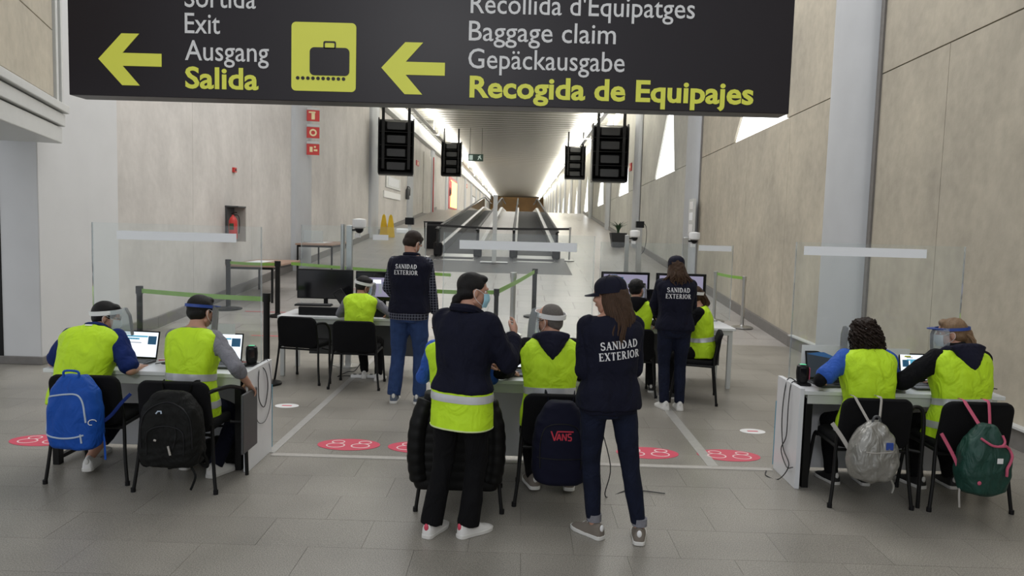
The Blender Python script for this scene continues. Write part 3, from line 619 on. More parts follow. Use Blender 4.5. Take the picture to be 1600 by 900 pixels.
# right wall: separate concrete slabs, slanted window openings between the lower and the upper course
XR = 4.6
jz = lambda y: 4.2-.0232*y
wr = tagS(MB().prism([(-4, -.2), (155, -.2), (155, 9.4), (50, 9.4), (-4, 9.4)], XR+.62, XR+.7, 'yz').build('wall_right', 'dark', smooth=False))
g_ = .004
edges = [-4, 1.2]+[1.2+2.4*k for k in range(1, 65)]
for a, b in zip(edges[:-1], edges[1:]):
    if a > 60: continue
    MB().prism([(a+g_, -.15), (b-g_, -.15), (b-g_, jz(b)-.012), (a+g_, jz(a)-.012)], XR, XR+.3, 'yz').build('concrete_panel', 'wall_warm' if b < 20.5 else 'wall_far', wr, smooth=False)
MB().prism([(60, 2), (155, 2), (155, 2.95), (60, 2.95)], XR, XR+.3, 'yz').build('concrete_panel', 'wall_warm', wr, smooth=False)
win = 0
for k in range(-1, 15):
    c0, c1 = 10.8+9.6*(k-1), 10.8+9.6*k; yf = 7.1+9.6*k; yn = yf-3.3
    if k == -1: c0, c1, yn, yf = -4, 1.2, None, None
    J = (lambda y: jz(y)+g_) if c0 < 60 else (lambda y: 2.97)
    if yn is None:
        MB().prism([(c0, J(c0)), (c1-g_, J(c1)), (c1-g_, 9.4), (c0, 9.4)], XR, XR+.3, 'yz').build('concrete_panel', 'wall_warm', wr, smooth=False); continue
    zt = J(yf)+2.5; tn, tf = yn+.65, yf-2.3
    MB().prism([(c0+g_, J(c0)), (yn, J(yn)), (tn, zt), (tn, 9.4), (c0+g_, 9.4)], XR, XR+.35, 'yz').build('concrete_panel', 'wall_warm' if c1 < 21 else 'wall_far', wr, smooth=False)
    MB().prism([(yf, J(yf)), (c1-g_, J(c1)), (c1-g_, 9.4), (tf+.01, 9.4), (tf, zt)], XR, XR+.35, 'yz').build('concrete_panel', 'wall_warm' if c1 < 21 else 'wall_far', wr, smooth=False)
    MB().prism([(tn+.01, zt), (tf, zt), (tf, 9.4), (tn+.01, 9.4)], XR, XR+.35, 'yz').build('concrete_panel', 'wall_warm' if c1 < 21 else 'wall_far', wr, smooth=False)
    win += 1
    tagS(MB().prism([(yn+.01, J(yn)+.01), (yf-.01, J(yf)+.01), (tf-.01, zt-.01), (tn+.01, zt-.01)], XR+.05, XR+.07, 'yz').build('window_%d' % win, 'pane', smooth=False))
def column(x, y, z0, z1, wd, sgn, prot=.16):
    mb = MB(); n = 12; P = [(x, y-wd/2)]
    for i in range(n+1):
        t = math.pi*i/n; P.append((x-sgn*prot*math.sin(t)**.55, y-wd/2*math.cos(t)))
    P.append((x, y+wd/2)); P.append((x+sgn*.1, y+wd/2)); P.append((x+sgn*.1, y-wd/2))
    if sgn < 0: P = P[::-1]
    mb.prism(P, z0, z1, 'xy'); return mb
n = 0
for k in range(0, 15):
    y = 10.8+9.6*k-.1; n += 1
    tagS(column(XR, y, ground(y)-.2, 9.4, 1.35, 1).build('column_right', 'column', ang=50))
    tagS(MB().box((XR-.012, y-.72, 4.5), (.03, .09, 9.6)).build('column_joint', 'skirting', smooth=False))
# left wall
XL = -6.1
wl = tagS(MB().prism([(11, -.2), (155, -.2), (155, 9.4), (11, 9.4)], XL-.4, XL-.3, 'yz').build('wall_left', 'dark', smooth=False))
a = 11.0
while a < 60:
    b = a+3.1; MB().prism([(a+.003, -.15), (b-.003, -.15), (b-.003, 9.4), (a+.003, 9.4)], XL-.25, XL, 'yz').build('plaster_panel', 'wall_pale', wl, smooth=False); a = b
MB().prism([(a, 2), (155, 2), (155, 9.4), (a, 9.4)], XL-.25, XL, 'yz').build('plaster_panel', 'wall_pale', wl, smooth=False)
for k in range(1, 14):
    y = 21.0+10.3*(k-1); tagS(column(XL, y, ground(y)-.2, 9.4, 1.7, -1).build('column_left', 'column', ang=50))
tagS(MB().box((-6.17, 10.2, 4.6), (.5, 1.86, 9.4)).build('wall_pier', 'plaster', bevel=.01))
# doorway beside the pier, far left
d1 = tagS(MB().box((-6.42, 9.32, 1.45), (.05, .12, 2.9)).build('door_1', 'blackm', bevel=.004))
MB().box((-7.0, 9.42, 1.45), (1.1, .02, 2.8)).build('door_glass', 'glass', d1, smooth=False)
MB().box((-7.0, 9.38, 1.0), (1.1, .05, .06)).build('door_rail', 'steel', d1, bevel=.004)
tagS(MB().box((-7.4, 11.5, 1.5), (2.4, .1, 3.2)).build('wall_back_left', 'wall_warm', smooth=False))
# stepped cornice and framed concrete panel over the doorway
dirv = V((.35, -1, 0)).normalized(); nv = V((dirv.y, -dirv.x, 0))       # nv points into the doorway side
def along(z0, z1, off, s0, s1, th, name, m, parent=None, bevel=0):
    p0 = V((-5.62, 9.3, 0)); A = p0+dirv*s0-nv*off*-1*-1; n_ = V((-dirv.y, dirv.x, 0))*-1
    q = lambda s, o: (p0+dirv*s+V((.944, .33, 0))*o)
    P = [q(s0, off), q(s1, off), q(s1, off-th), q(s0, off-th)]
    mb = MB(); mb.prism([(p.x, p.y) for p in P], z0, z1, 'xy'); return mb.build(name, m, parent, smooth=False, bevel=bevel)
co_ = tagS(along(2.74, 2.93, .0, 0, 6.5, .9, 'trim_4', 'frame_grey', bevel=.01))
along(2.945, 3.09, .03, -.03, 6.5, .9, 'moulding', 'frame_grey', co_, bevel=.01); along(3.105, 3.2, .07, -.06, 6.5, .95, 'moulding', 'frame_grey', co_, bevel=.01)
wf = tagS(along(3.2, 6.5, -.05, 0, 6.5, .5, 'wall_upper_left', 'wall_warm'))
for k in range(2):
    along(3.26+.78*k, 4.03+.78*k, -.03, .25, 6.4, .04, 'concrete_panel', 'wall_warm', wf, bevel=.006)
along(3.2, 6.5, .02, -.02, .07, .12, 'panel_frame', 'frame_grey', wf, bevel=.005); along(3.2, 6.5, .0, .12, .22, .1, 'panel_frame', 'frame_grey', wf, bevel=.005)
# bulkhead along the top of the left wall and the slatted ceiling
tagS(MB().prism([(20, 6.75), (155, 6.75), (155, 7.5), (20, 7.5)], XL, XL+.3, 'yz').build('trim_5', 'frame_grey', smooth=False))
ce = tagS(MB().box((-.75, 87, 7.66), (11.2, 136, .08)).build('ceiling', 'dark', smooth=False))
slm = MB(); W0, W1 = -5.8, 4.6
P = [(0, .02), (.06, -.03), (.2, -.045), (.62, -.045), (.76, -.03), (.80, .02)]
slm.prism([(a, b) for a, b in P], W0, W1, 'yz'); slme = slm.mesh('ceiling_slat'); slme.materials.append(M['slat'])
y = 19.2; k = 0; far = MB()
while y < 153:
    if y < 90:
        o = bpy.data.objects.new('ceiling_slat', slme); link(o, ce); o.location = (0, y, 7.56)
    else: far.prism([(a+y, b+7.56) for a, b in P], W0, W1, 'yz')
    y += .86
far.build('ceiling_slat_far', 'slat', ce, smooth=False, kind='stuff')
tagS(MB().box((-.75, 155, 5), (12, .2, 6)).build('wall_far', 'brown', smooth=False))
# skirting stones
for (x, a, b, nm) in ((XL+.02, 11.13, 12.6, 'baseboard_left'), (XR-.02, -4, 12.6, 'baseboard_right')):
    tagS(MB().box((x, (a+b)/2, .09), (.06, b-a, .20)).build(nm, 'skirting', bevel=.008))
    sg = tagS(MB().prism([(12.6, -.05), (55, 2.82), (55, 3.06), (12.6, .19)], x-.03, x+.03, 'yz').build(nm+'_ramp', 'skirting', smooth=False))
tagS(MB().box((XR-.045, 4.3, .205), (.09, 16.4, .02)).build('trim_6', 'frame_grey', smooth=False))
tagS(MB().box((-6.17, 10.2, .05), (.56, 1.92, .1)).build('baseboard_pier', 'skirting', bevel=.006))

# ------------------------------------------------------------ lettering helper
def text_mb(txt, width, cap, x=0, z=0, off=0, depth=.003, align='l'):
    c = bpy.data.curves.new('t', 'FONT'); c.body = txt; c.offset = off or .004; c.resolution_u = 3; c.extrude = .02
    o = bpy.data.objects.new('t', c); TMP.collection.objects.link(o); dg = tdg()
    me = o.evaluated_get(dg).to_mesh(); co = [v.co.copy() for v in me.vertices]; fs = [tuple(p.vertices) for p in me.polygons]; o.evaluated_get(dg).to_mesh_clear()
    c2 = bpy.data.curves.new('t', 'FONT'); c2.body = 'E'; c2.offset = off; o2 = bpy.data.objects.new('t', c2); TMP.collection.objects.link(o2); dg.update()
    capn = o2.dimensions.y or .7; bpy.data.objects.remove(o2); bpy.data.objects.remove(o); bpy.data.curves.remove(c); bpy.data.curves.remove(c2)
    x0 = min(p.x for p in co); x1 = max(p.x for p in co); sx = width/(x1-x0); sz = cap/capn
    mb = MB(); mb.add([(x+(p.x-x0)*sx-(width/2 if align == 'c' else 0), -p.z/.02*depth, z+p.y*sz) for p in co], fs); return mb

# ------------------------------------------------------------ hanging direction sign
sg = thing('direction_sign', 'long black overhead sign with yellow arrows and multilingual exit and baggage lettering', 'sign', (-3.09, 5.2, 2.70))
SW = 4.885
MB().box((SW/2, .1, .6), (SW, .2, 1.2)).build('panel', 'sign', sg, bevel=.004)
for x in (.6, SW-.6): MB().tube([(x, .1, 1.2), (x, .1, 6.8)], .02).build('hanging_rod', 'blackm', sg)
MB().box((SW/2, .1, 1.215), (SW+.02, .22, .03)).build('top_rail', 'blackm', sg, bevel=.004)
for t, w_, h, x, z, o, m in (('Sortida', .48, .132, .795, .602, 0, 'sgw'), ('Exit', .238, .132, .795, .430, 0, 'sgw'), ('Ausgang', .568, .130, .795, .252, 0, 'sgw'), ('Salida', .498, .145, .795, .068, .024, 'sgy'),
    ("Recollida d'Equipatges", 1.50, .128, 2.72, .61, 0, 'sgw'), ('Baggage claim', .987, .128, 2.712, .43, 0, 'sgw'), ('Gepäckausgabe', 1.053, .128, 2.712, .248, 0, 'sgw'), ('Recogida de Equipajes', 1.916, .145, 2.725, .058, .028, 'sgy')):
    o_ = text_mb(t, w_, h, x, z, o).build('lettering', m, sg, smooth=False); o_.location.y = -.001
def arrow(x, z):
    mb = MB()
    P = [(0, 0), (.16, .172), (.28, .172), (.165, .043), (.43, .043), (.43, -.043), (.165, -.043), (.28, -.172), (.16, -.172)]
    mb.prism([(x+a, z+b) for a, b in P], -.004, .0); return mb
arrow(.205, .245).build('arrow', 'sgy', sg, smooth=False); arrow(2.125, .235).build('arrow', 'sgy', sg, smooth=False)
def rrect(cx, cz, w_, h, r, n=5):
    out = []
    for (sx, sz, a0) in ((1, 1, 0), (-1, 1, 90), (-1, -1, 180), (1, -1, 270)):
        for i in range(n+1):
            a = rad(a0+90*i/n); out.append((cx+sx*(w_/2-r)+r*math.cos(a), cz+sz*(h/2-r)+r*math.sin(a)))
    return out
MB().prism(rrect(1.735, .295, .437, .455, .03), -.004, 0).build('pictogram_field', 'sgy', sg, smooth=False)
mb = MB(); mb.prism(rrect(1.775, .265, .268, .185, .03), -.007, -.003)
ou = rrect(1.775, .375, .085, .05, .012); inn = rrect(1.775, .372, .065, .034, .008)
for i in range(len(ou)): j = (i+1) % len(ou); mb.add([(ou[i][0], -.007, ou[i][1]), (ou[j][0], -.007, ou[j][1]), (inn[j][0], -.007, inn[j][1]), (inn[i][0], -.007, inn[i][1])], [(0, 1, 2, 3)])
for k in range(10): mb.prism([(1.56+.0345*k+.012*math.cos(t), .152+.012*math.sin(t)) for t in [2*math.pi*i/14 for i in range(14)]], -.007, -.003)
mb.build('suitcase_symbol', 'sign', sg, smooth=False)

# ------------------------------------------------------------ ceiling hung things
def rack(label, x, y, z, w_, h, rz, top=7.5):
    t = thing('monitor_rack', label, 'monitor rack', (x, y, z), rz, 'hanging screen racks')
    D = w_*.5
    MB().box((0, D, h/2), (w_, .03, h)).build('back_plate', 'blackm', t, smooth=False)
    MB().box((0, D/2, .03), (w_, D+.1, .06)).build('tray', 'blackp', t, bevel=.01)
    for s in (-1, 1): MB().prism([(-.02, .06), (D, .06), (D, h), (.12, h), (-.02, h*.92)], s*w_/2-.02, s*w_/2+.02, 'yz').build('side_plate', 'blackm', t, smooth=False)
    n = 4
    for k in range(n):
        hh = (h-.12)/n; z0 = .09+k*hh; R = []
        for q, (a, b, dy) in enumerate(((w_*.92, hh*.92, D*.92), (w_*.90, hh*.9, D*.62), (w_*.66, hh*.74, D*.34), (w_*.52, hh*.55, D*.22))):
            R.append([(px, dy, z0+hh/2+pz) for px, pz in rrect(0, 0, a, b, .03*w_)])
        mb = MB(); mb.rings(R); o = mb.build('monitor', 'rack_grey', t, ang=30)
        MB().box((0, D*.45, z0+.01), (w_*.94, D*.8, .02)).build('shelf', 'blackm', t, smooth=False)
    for s in (-1, 1): MB().box((s*w_*.37, .0, (.1+top-z)/2+.1), (.085*w_, .05, top-z-.15)).build('hanging_pole', 'blackm', t, bevel=.004)
    return t
rack('large black rack of hanging screens at the left, over the yellow floor signs', -4.95, 30, 3.75, 1.36, 2.22, 8)
rack('large black rack of hanging screens at the right, with bright edged poles', 3.48, 30, 3.70, 1.38, 2.28, 0)
rack('small far black rack of hanging screens, left of the exit sign', -4.2, 45.5, 4.72, 1.16, 2.05, 0)
rack('small far black rack of hanging screens, over the right side of the ramp', 3.2, 45.5, 4.74, 1.18, 2.0, 0)
t = thing('exit_sign', 'small dark green exit sign hanging under the slatted ceiling', 'sign', (-2.7, 45, 5.6))
MB().box((0, 0, .2), (.88, .06, .42)).build('panel', 'exitg', t, bevel=.01)
mb = MB(); mb.prism([(-.38, .06), (-.18, .06), (-.18, .34), (-.38, .34)], -.036, -.03); mb.prism([(.10, .08), (.16, .08), (.22, .2), (.30, .1), (.34, .12), (.26, .26), (.3, .3), (.26, .35), (.2, .3), (.12, .26), (.14, .22), (.18, .23)], -.036, -.03)
mb.build('running_figure', 'exitw', t, smooth=False)
for s in (-1, 1): MB().tube([(s*.35, 0, .4), (s*.35, 0, 1.96)], .012).build('hanging_rod', 'blackm', t)
for x, sd in ((-4.8, 'left'), (3.6, 'right')):
    for k in range(7):
        y = 26+k*17.5; t = thing('strip_light', 'fluorescent trough along the %s side of the ceiling, %s' % (sd, ('nearest of its row', 'second from the front', 'third from the front', 'fourth from the front', 'fifth from the front', 'last but one of its row', 'farthest of its row')[k]), 'light', (x, y, 6.85), 0, 'ceiling strip lights')
        MB().box((0, 8, -.02), (.20, 16.6, .03)).build('housing', 'whitep', t, smooth=False); MB().box((0, 8, .02), (.10 if x < 0 else .2, 16.4, .03)).build('tube', 'lamp', t, smooth=False)
        la = area('ceiling_wash', (x, y+8, 6.95), (180, 0, 0), .3, 16, 480 if x < 0 else 1400, (1, .97, .9))
        for q in (.5, 8, 15.5): MB().tube([(0, q, 0), (0, q, .67)], .012, 6).build('hanger', 'frame_grey', t)

# ------------------------------------------------------------ moving walkways
tagS(MB().prism([(20.9, ground(20.9)+.002), (25, ground(25)+.002), (25, ground(25)-.02), (20.9, ground(20.9)-.02)], -2.9, 1.5, 'yz').build('trim_7', 'landing', smooth=False))
sl = .0678; gz = lambda y: ground(y)
def ramped(poly, x0, x1): return MB().prism(poly, x0, x1, 'yz')
def walkway(label, x0, x1):
    t = thing('moving_walkway', label, 'moving walkway', ((x0+x1)/2, 25, gz(25)), 0, None); c = (x0+x1)/2; W = (x1-x0)/2
    f = lambda y, z: (y-25, gz(y)-gz(25)+z)
    ramped([f(23.9, .0), f(55, 0), f(70, 0), f(70, .03), f(55, .03), f(23.9, .03)], -W+.1, W-.1).build('deck', 'deck', t, smooth=False)
    ramped([f(23.6, .0), f(25.2, .0), f(25.2, .045), f(23.6, .015)], -W, W).build('comb_plate', 'steel', t, smooth=False)
    for s in (-1, 1):
        ramped([f(24.8, 0), f(55, 0), f(70, 0), f(70, .30), f(55, .30), f(25.3, .30), f(24.9, .22)], s*W-.09, s*W+.09).build('skirt', 'steel', t, smooth=False, bevel=.01)
        y = 25.2; k = 0
        while y < 56:
            b = y+2.4; ramped([f(y+.01, .30), f(b-.01, .30), f(b-.01, .9), f(y+.01, .9)], s*W-.012, s*W+.012).build('glass_panel', 'glass', t, smooth=False); y = b
        MB().tube([(s*W, *f(25.2, .06)), (s*W, *f(24.75, .18)), (s*W, *f(24.55, .5)), (s*W, *f(24.75, .86)), (s*W, *f(25.3, .95)), (s*W, *f(40, .95)), (s*W, *f(55, .95)), (s*W, *f(62, .95)), (s*W, *f(70, .95))], .045, 8, 5).build('handrail', 'rubber', t)
        MB().box((s*W, -.25, .22), (.26, .35, .44)).build('newel', 'blackp', t, bevel=.04)
    return t
walkway('left moving walkway climbing the hall, nearer the pale wall', -2.65, -1.35); walkway('right moving walkway climbing the hall, beside the open stone ramp', -.18, 1.22)
def post(label, x, y, h, m='blackm', base='blackm', r=.028, br=.17, grp=None):
    t = thing('barrier_post', label, 'barrier post', (x, y, gz(y)), 0, grp)
    MB().cyl((0, 0, .02), r, h-.02).build('pole', m, t); MB().lathe((0, 0, 0), [(br, 0), (br, .018), (br*.8, .032), (r*1.3, .045), (r*1.1, .06)]).build('base', base, t)
    MB().cyl((0, 0, h-.09), r*1.25, .10).build('belt_head', m, t, bevel=.003); return t
def belt(label, p, q, m='green_belt', h=.055, sag=.01):
    p = V(p); q = V(q); mid = (p+q)/2-V((0, 0, sag)); d = (q-p).normalized(); pts = cr_smooth([p, mid, q], 6); n = d.cross(V((0, 0, 1))).normalized()*.002
    R = [[tuple(a+n+V((0, 0, h/2))), tuple(a-n+V((0, 0, h/2))), tuple(a-n-V((0, 0, h/2))), tuple(a+n-V((0, 0, h/2)))] for a in pts]
    o = MB(); o.rings(R); ob = o.build('barrier_belt', m, None, smooth=False); return tag(ob, label, 'belt')
post('slim grey post at the left foot of the moving walkways', -3.0, 24.3, 1.1, 'steel', 'steel'); post('slim grey post at the right foot of the moving walkways', 1.62, 24.3, 1.08, 'steel', 'steel')
belt('black belt stretched across the foot of both moving walkways', (-3.0, 24.3, gz(24.3)+1.05), (1.62, 24.3, gz(24.3)+1.03), 'black_belt', .07, .06)
t = thing('floor_stand', 'tall thin white stand on a ribbed base before the central gap', 'stand', (-.76, 23.2, gz(23.2)))
MB().box((0, 0, 1.05), (.13, .08, 2.06)).build('column', 'frame_grey', t, bevel=.01)
for k in range(3): MB().tube([(-.42, -.15+.15*k, .03), (.42, -.15+.15*k, .03)], .02).build('foot_bar', 'steel', t)
MB().box((0, 0, .03), (.12, .5, .05)).build('foot_plate', 'steel', t, bevel=.005)
post('black belt post in front of the left pier, behind the left counter', -4.8, 9.5, .99, r=.036)
post('black belt post standing closest to the left wall, before the side tables', -5.6, 14.5, .95, r=.045, br=.26)
post('black belt post behind the left counter, near its right end', -2.86, 8.54, 1.04, r=.036)
post('black belt post beside the legs of the nearer brown table', -4.45, 13.9, 1.02, r=.045)
belt('green belt in front of the left pier, reaching over the second helper', (-4.8, 9.5, .94), (-2.86, 8.54, .98))
belt('short green belt in front of the nearer brown table', (-5.6, 14.5, gz(14.5)+.90), (-4.45, 13.9, gz(13.9)+.97))
belt('long green belt passing above the dark monitors', (-4.2, 13.9, gz(13.9)+.99), (-1.2, 13.4, gz(13.4)+.93))
post('silver belt post standing between two black posts behind the centre desk', -.08, 12.85, 1.07, 'steel', 'steel', r=.045, br=.17)
post('black belt post right of the silver post behind the centre desk', .32, 14.6, .93, r=.045, br=.2)
post('black belt post just right of the blue masked face', -.30, 10.6, .99, r=.032)
belt('light green belt rising to the right behind the centre desk', (-.30, 10.6, .95), (.32, 14.6, gz(14.6)+.88), h=.07)
belt('green belt at hip height right of the man in jeans', (-1.25, 10.4, .96), (-.30, 10.6, .95))
post('steel belt post nearest the right wall, green belt at its top', 4.22, 14.1, .96, 'steel', 'steel', br=.2, r=.032)
post('steel belt post right of the far white table, second from the right wall', 3.84, 14.7, .96, 'steel', 'steel', br=.2, r=.032)
belt('short green belt between two steel posts by the right wall', (3.84, 14.7, gz(14.7)+.93), (4.22, 14.1, gz(14.1)+.93))

# ------------------------------------------------------------ wall furniture, left
def wallbox(name, label, cat, y, z, wy, hz, m, d=.05, x=XL, parts=(), grp=None):
    s = 1 if x < 0 else -1
    t = thing(name, label, cat, (x, y, z), 0, grp)
    MB().box((s*d/2, 0, hz/2), (d, wy, hz)).build('panel', m, t, bevel=.004)
    for nm, yy, zz, w2, h2, m2 in parts: MB().box((s*(d+.004), yy, zz), (.01, w2, h2)).build(nm, m2, t, smooth=False)
    return t
for z, lb, sym in ((4.60, 'topmost red fire equipment sign on the left column', 0), (4.14, 'middle red sign with a ring symbol on the left column', 1), (3.68, 'lowest red sign with alarm symbol on the left column', 2)):
    t = thing('fire_sign', lb, 'sign', (XL+.17, 21.6, z), 0)
    MB().box((.02, 0, .15), (.02, .34, .3)).build('plate', 'red', t, bevel=.003); MB().box((.02, 0, .34), (.03, .34, .06)).build('bracket', 'frame_grey', t, bevel=.003)
    mb = MB()
    if sym == 0: mb.box((.035, 0, .13), (.006, .09, .17)); mb.box((.035, -.03, .24), (.006, .18, .04))
    elif sym == 1:
        for i in range(16):
            a, b = 2*math.pi*i/16, 2*math.pi*(i+1)/16; mb.add([(.036, .10*math.cos(a), .15+.10*math.sin(a)), (.036, .10*math.cos(b), .15+.10*math.sin(b)), (.036, .055*math.cos(b), .15+.055*math.sin(b)), (.036, .055*math.cos(a), .15+.055*math.sin(a))], [(0, 1, 2, 3)])
    else: mb.box((.035, -.05, .15), (.006, .08, .14)); mb.box((.035, .07, .13), (.006, .10, .05)); mb.box((.035, .05, .22), (.006, .05, .05))
    mb.build('symbol', 'cream', t, smooth=False); t.rotation_euler.z = rad(-76)
    t.location = (XL+.32, 21.1, z)
t = thing('fire_extinguisher_cabinet', 'dark wall cabinet behind the red extinguisher on the left wall', 'cabinet', (XL, 15.85, 1.42))
MB().box((.02, 0, .36), (.04, .42, .72)).build('back', 'grey_plastic', t, smooth=False); MB().box((.14, .21, .33), (.28, .03, .72)).build('side', 'stain', t, bevel=.004); MB().box((.14, 0, .70), (.28, .45, .03)).build('top', 'grey_plastic', t, bevel=.004)
t = thing('fire_extinguisher', 'red fire extinguisher hanging in front of the dark wall cabinet', 'fire extinguisher', (XL+.2, 15.55, 1.45))
MB().lathe((0, 0, 0), [(.07, 0), (.085, .02), (.085, .38), (.06, .44), (.03, .47), (.025, .50)]).build('cylinder', 'red', t)
MB().box((.0, -.086, .26), (.09, .004, .13)).build('data_label', 'leaf', t, smooth=False); MB().tube([(-.03, 0, .52), (.03, -.03, .55), (.09, -.04, .55)], .012, 8, 3).build('lever', 'blackm', t)
MB().tube([(.02, 0, .5), (.12, -.02, .48), (.14, -.02, .3), (.12, 0, .12)], .011, 8, 4).build('hose', 'rubber', t)
wallbox('call_point', 'small red call point right of the wall extinguisher', 'call point', 16.6, 1.86, .12, .14, 'red', parts=(('glass', 0, .07, .07, .06, 'cream'),))
wallbox('alarm_sounder', 'tiny dark red box high on the left wall', 'alarm', 16.1, 2.85, .14, .1, 'red', parts=(('face', 0, .05, .06, .04, 'blackp'),))
wallbox('framed_notice', 'grey edged picture frame on the left wall behind the hanging rack', 'picture', 36.2, 3.45, 4.0, .55, 'frame_grey', parts=(('sheet', 0, .3, 3.0, .4, 'paper'),))
wallbox('wall_panel', 'wide white panel below the grey picture frame', 'panel', 36, 2.98, 4.6, .3, 'whitep')
t = thing('wall_door', 'tall service door with a red edge on the far left wall', 'door', (XL, 49.4, gz(49.4)))
MB().box((.03, 0, 1.9), (.06, 4.2, 3.8)).build('door_leaf', 'wall_pale', t, bevel=.01); MB().box((.1, 2.15, 1.9), (.20, .22, 3.85)).build('door_edge', 'red', t, bevel=.01)
wallbox('fire_sign', 'red sign between the hanging racks on the left wall', 'sign', 44.6, 5.2, 1.0, .3, 'red', parts=(('symbol', 0, .15, .3, .16, 'cream'),))
wallbox('fire_sign', 'far red sign past the lit advert on the left wall', 'sign', 85, 5.9, 2.2, .45, 'red', parts=(('symbol', 0, .2, .6, .2, 'cream'),))
for y, z, lb in ((40.2, 3.1, 'nearer dark extinguisher on the far left wall'), (64, 4.2, 'farther dark extinguisher just before the lit advert')):
    t = thing('fire_extinguisher', lb, 'fire extinguisher', (XL+.12, y, z)); MB().lathe((0, 0, 0), [(.09, 0), (.1, .03), (.1, .5), (.05, .6), (.03, .7)]).build('cylinder', 'grey_plastic', t); MB().tube([(0, 0, .68), (.12, 0, .6), (.12, 0, .2)], .02, 8, 3).build('hose', 'rubber', t)
t = thing('advert_lightbox', 'lit yellow and red advert lightbox on the far left wall', 'advert', (XL, 67.4, 3.2))
MB().box((.06, 0, 1.3), (.12, 8.2, 2.7)).build('case', 'red', t, bevel=.02); MB().box((.125, .6, 1.25), (.02, 6.2, 2.3)).build('poster', 'adglow', t, smooth=False); MB().box((.14, -2.4, 1.7), (.02, 1.4, 1.2)).build('poster_patch', 'adred', t, smooth=False)
wallbox('framed_notice', 'far dark framed notice on the left wall past the advert', 'picture', 98.3, 4.3, 7, 1.2, 'grey_plastic', parts=(('sheet', 0, .6, 5.4, .9, 'paper'),))
wallbox('call_point', 'small red box on the right wall beside the large hanging rack', 'call point', 32.0, 4.3, .5, .32, 'red', x=XR, parts=(('face', 0, .16, .2, .1, 'cream'),))
wallbox('notice_strip', 'tall narrow strip of pictograms on the right column', 'sign', 19.62, 1.75, .6, .95, 'frame_grey', x=XR-.14, parts=(('pictogram', 0, .78, .34, .2, 'whitep'), ('pictogram', 0, .5, .34, .2, 'label'), ('pictogram', 0, .2, .34, .2, 'whitep')))
# side tables
def side_table(label, x, y, rz, L, W=.7, h=.75, m='wood'):
    t = thing('side_table', label, 'table', (x, y, gz(y)), rz)
    MB().box((0, 0, h-.02), (W, L, .04)).build('table_top', m, t, bevel=.004); MB().box((0, 0, h-.065), (W-.08, L-.08, .05)).build('apron', 'blackm', t, smooth=False)
    for a in (-1, 1):
        for b in (-1, 1): MB().box((a*(W/2-.05), b*(L/2-.06), (h-.05)/2), (.04, .04, h-.05)).build('leg', 'blackm', t, smooth=False)
    return t
side_table('nearer brown topped table with black legs by the left wall', -5.35, 15.9, 3, 2.2, .95); side_table('farther brown topped table with black legs by the left wall', -5.2, 20.2, 3, 2.6, .95, .78)
for lb, x, y, z, w_, l_ in (('white papers on the nearer brown table', -5.5, 16.0, gz(15.9)+.751, .35, .8), ('white papers on the farther brown table', -5.3, 20.1, gz(20.2)+.781, .4, 1.1)):
    o = MB().box((0, 0, .004), (w_, l_, .008)).build('paper_sheets', 'paper', None, smooth=False); o.location = (x, y, z); tag(o, lb, 'paper')
t = thing('display_stand', 'small clear acrylic display on the farther brown table', 'display', (-5.35, 19.6, gz(20.2)+.79)); MB().box((0, 0, .16), (.5, .02, .3)).build('sheet', 'shield', t, smooth=False); MB().box((0, .05, .01), (.5, .15, .015)).build('foot', 'plexi', t, smooth=False)
# yellow floor signs, ramp camera posts, planter
for i, (x, y, lb) in enumerate(((-5.62, 31.3, 'left one of the two yellow wet floor cones by the left wall'), (-5.30, 31.1, 'right one of the two yellow wet floor cones by the left wall'))):
    t = thing('wet_floor_sign', lb, 'floor sign', (x, y, gz(y)), 0)
    for s in (-1, 1): MB().prism([(-.15, 0), (.15, 0), (.11, .55), (.06, .88), (.0, .95), (-.06, .88), (-.11, .55)], s*.01, s*.01+.02, mx=Matrix.Translation((0, s*.12, 0)) @ Matrix.Rotation(rad(s*7), 4, 'X')).build('board', 'yellow', t, smooth=False)
def cam_post(label, x, y, h, big=True, tw=1.):
    t = thing('camera_post', label, 'camera', (x, y, gz(y)))
    MB().box((0, 0, h/2), (.075, .06, h)).build('post', 'steel', t, bevel=.006); MB().cyl((0, 0, 0), .16, .015).build('base', 'steel', t)
    MB().tube([(0, 0, h-.06), (.07, -.03, h-.06), (.12, -.04, h-.02)], .015).build('arm', 'blackm', t)
    o = MB().lathe((.13, -.03, h-.04), [(.05, 0), (.085, .02), (.09, .09), (.085, .12), (.02, .13)]).build('camera_housing', 'whitep', t); MB().ell((.13, -.03, h-.05), (.055, .055, .05)).build('lens_dome', 'blackp', o)
    MB().box((.11, -.03, h-.13), (.07, .06, .05)).build('bracket', 'whitep', t, bevel=.006); return t
cam_post('steel post with a white thermal camera rising behind the seated helper', -2.19, 9.75, 1.84); 
t = thing('support_pole', 'slim steel pole just left of the thermal camera post', 'pole', (-2.29, 9.8, 0)); MB().cyl((0, 0, 0), .03, 1.85).build('tube', 'steel', t); MB().cyl((0, 0, 0), .12, .012).build('foot', 'steel', t)
cam_post('steel post with a white camera box in front of the dark planter', 1.92, 13.5, 1.72)
t = thing('sensor_pole', 'steel pole topped by a small black box with a cable', 'pole', (2.42, 15.3, gz(15.3))); MB().box((0, 0, .88), (.10, .08, 1.76)).build('post', 'steel', t, bevel=.004)
MB().box((0, 0, 1.80), (.16, .12, .13)).build('sensor_box', 'blackp', t, bevel=.006); MB().tube([(.06, 0, 1.84), (.13, 0, 1.75), (.14, 0, 1.5), (.11, 0, 1.3), (.05, 0, 1.2)], .006, 6, 5).build('cable', 'rubber', t)
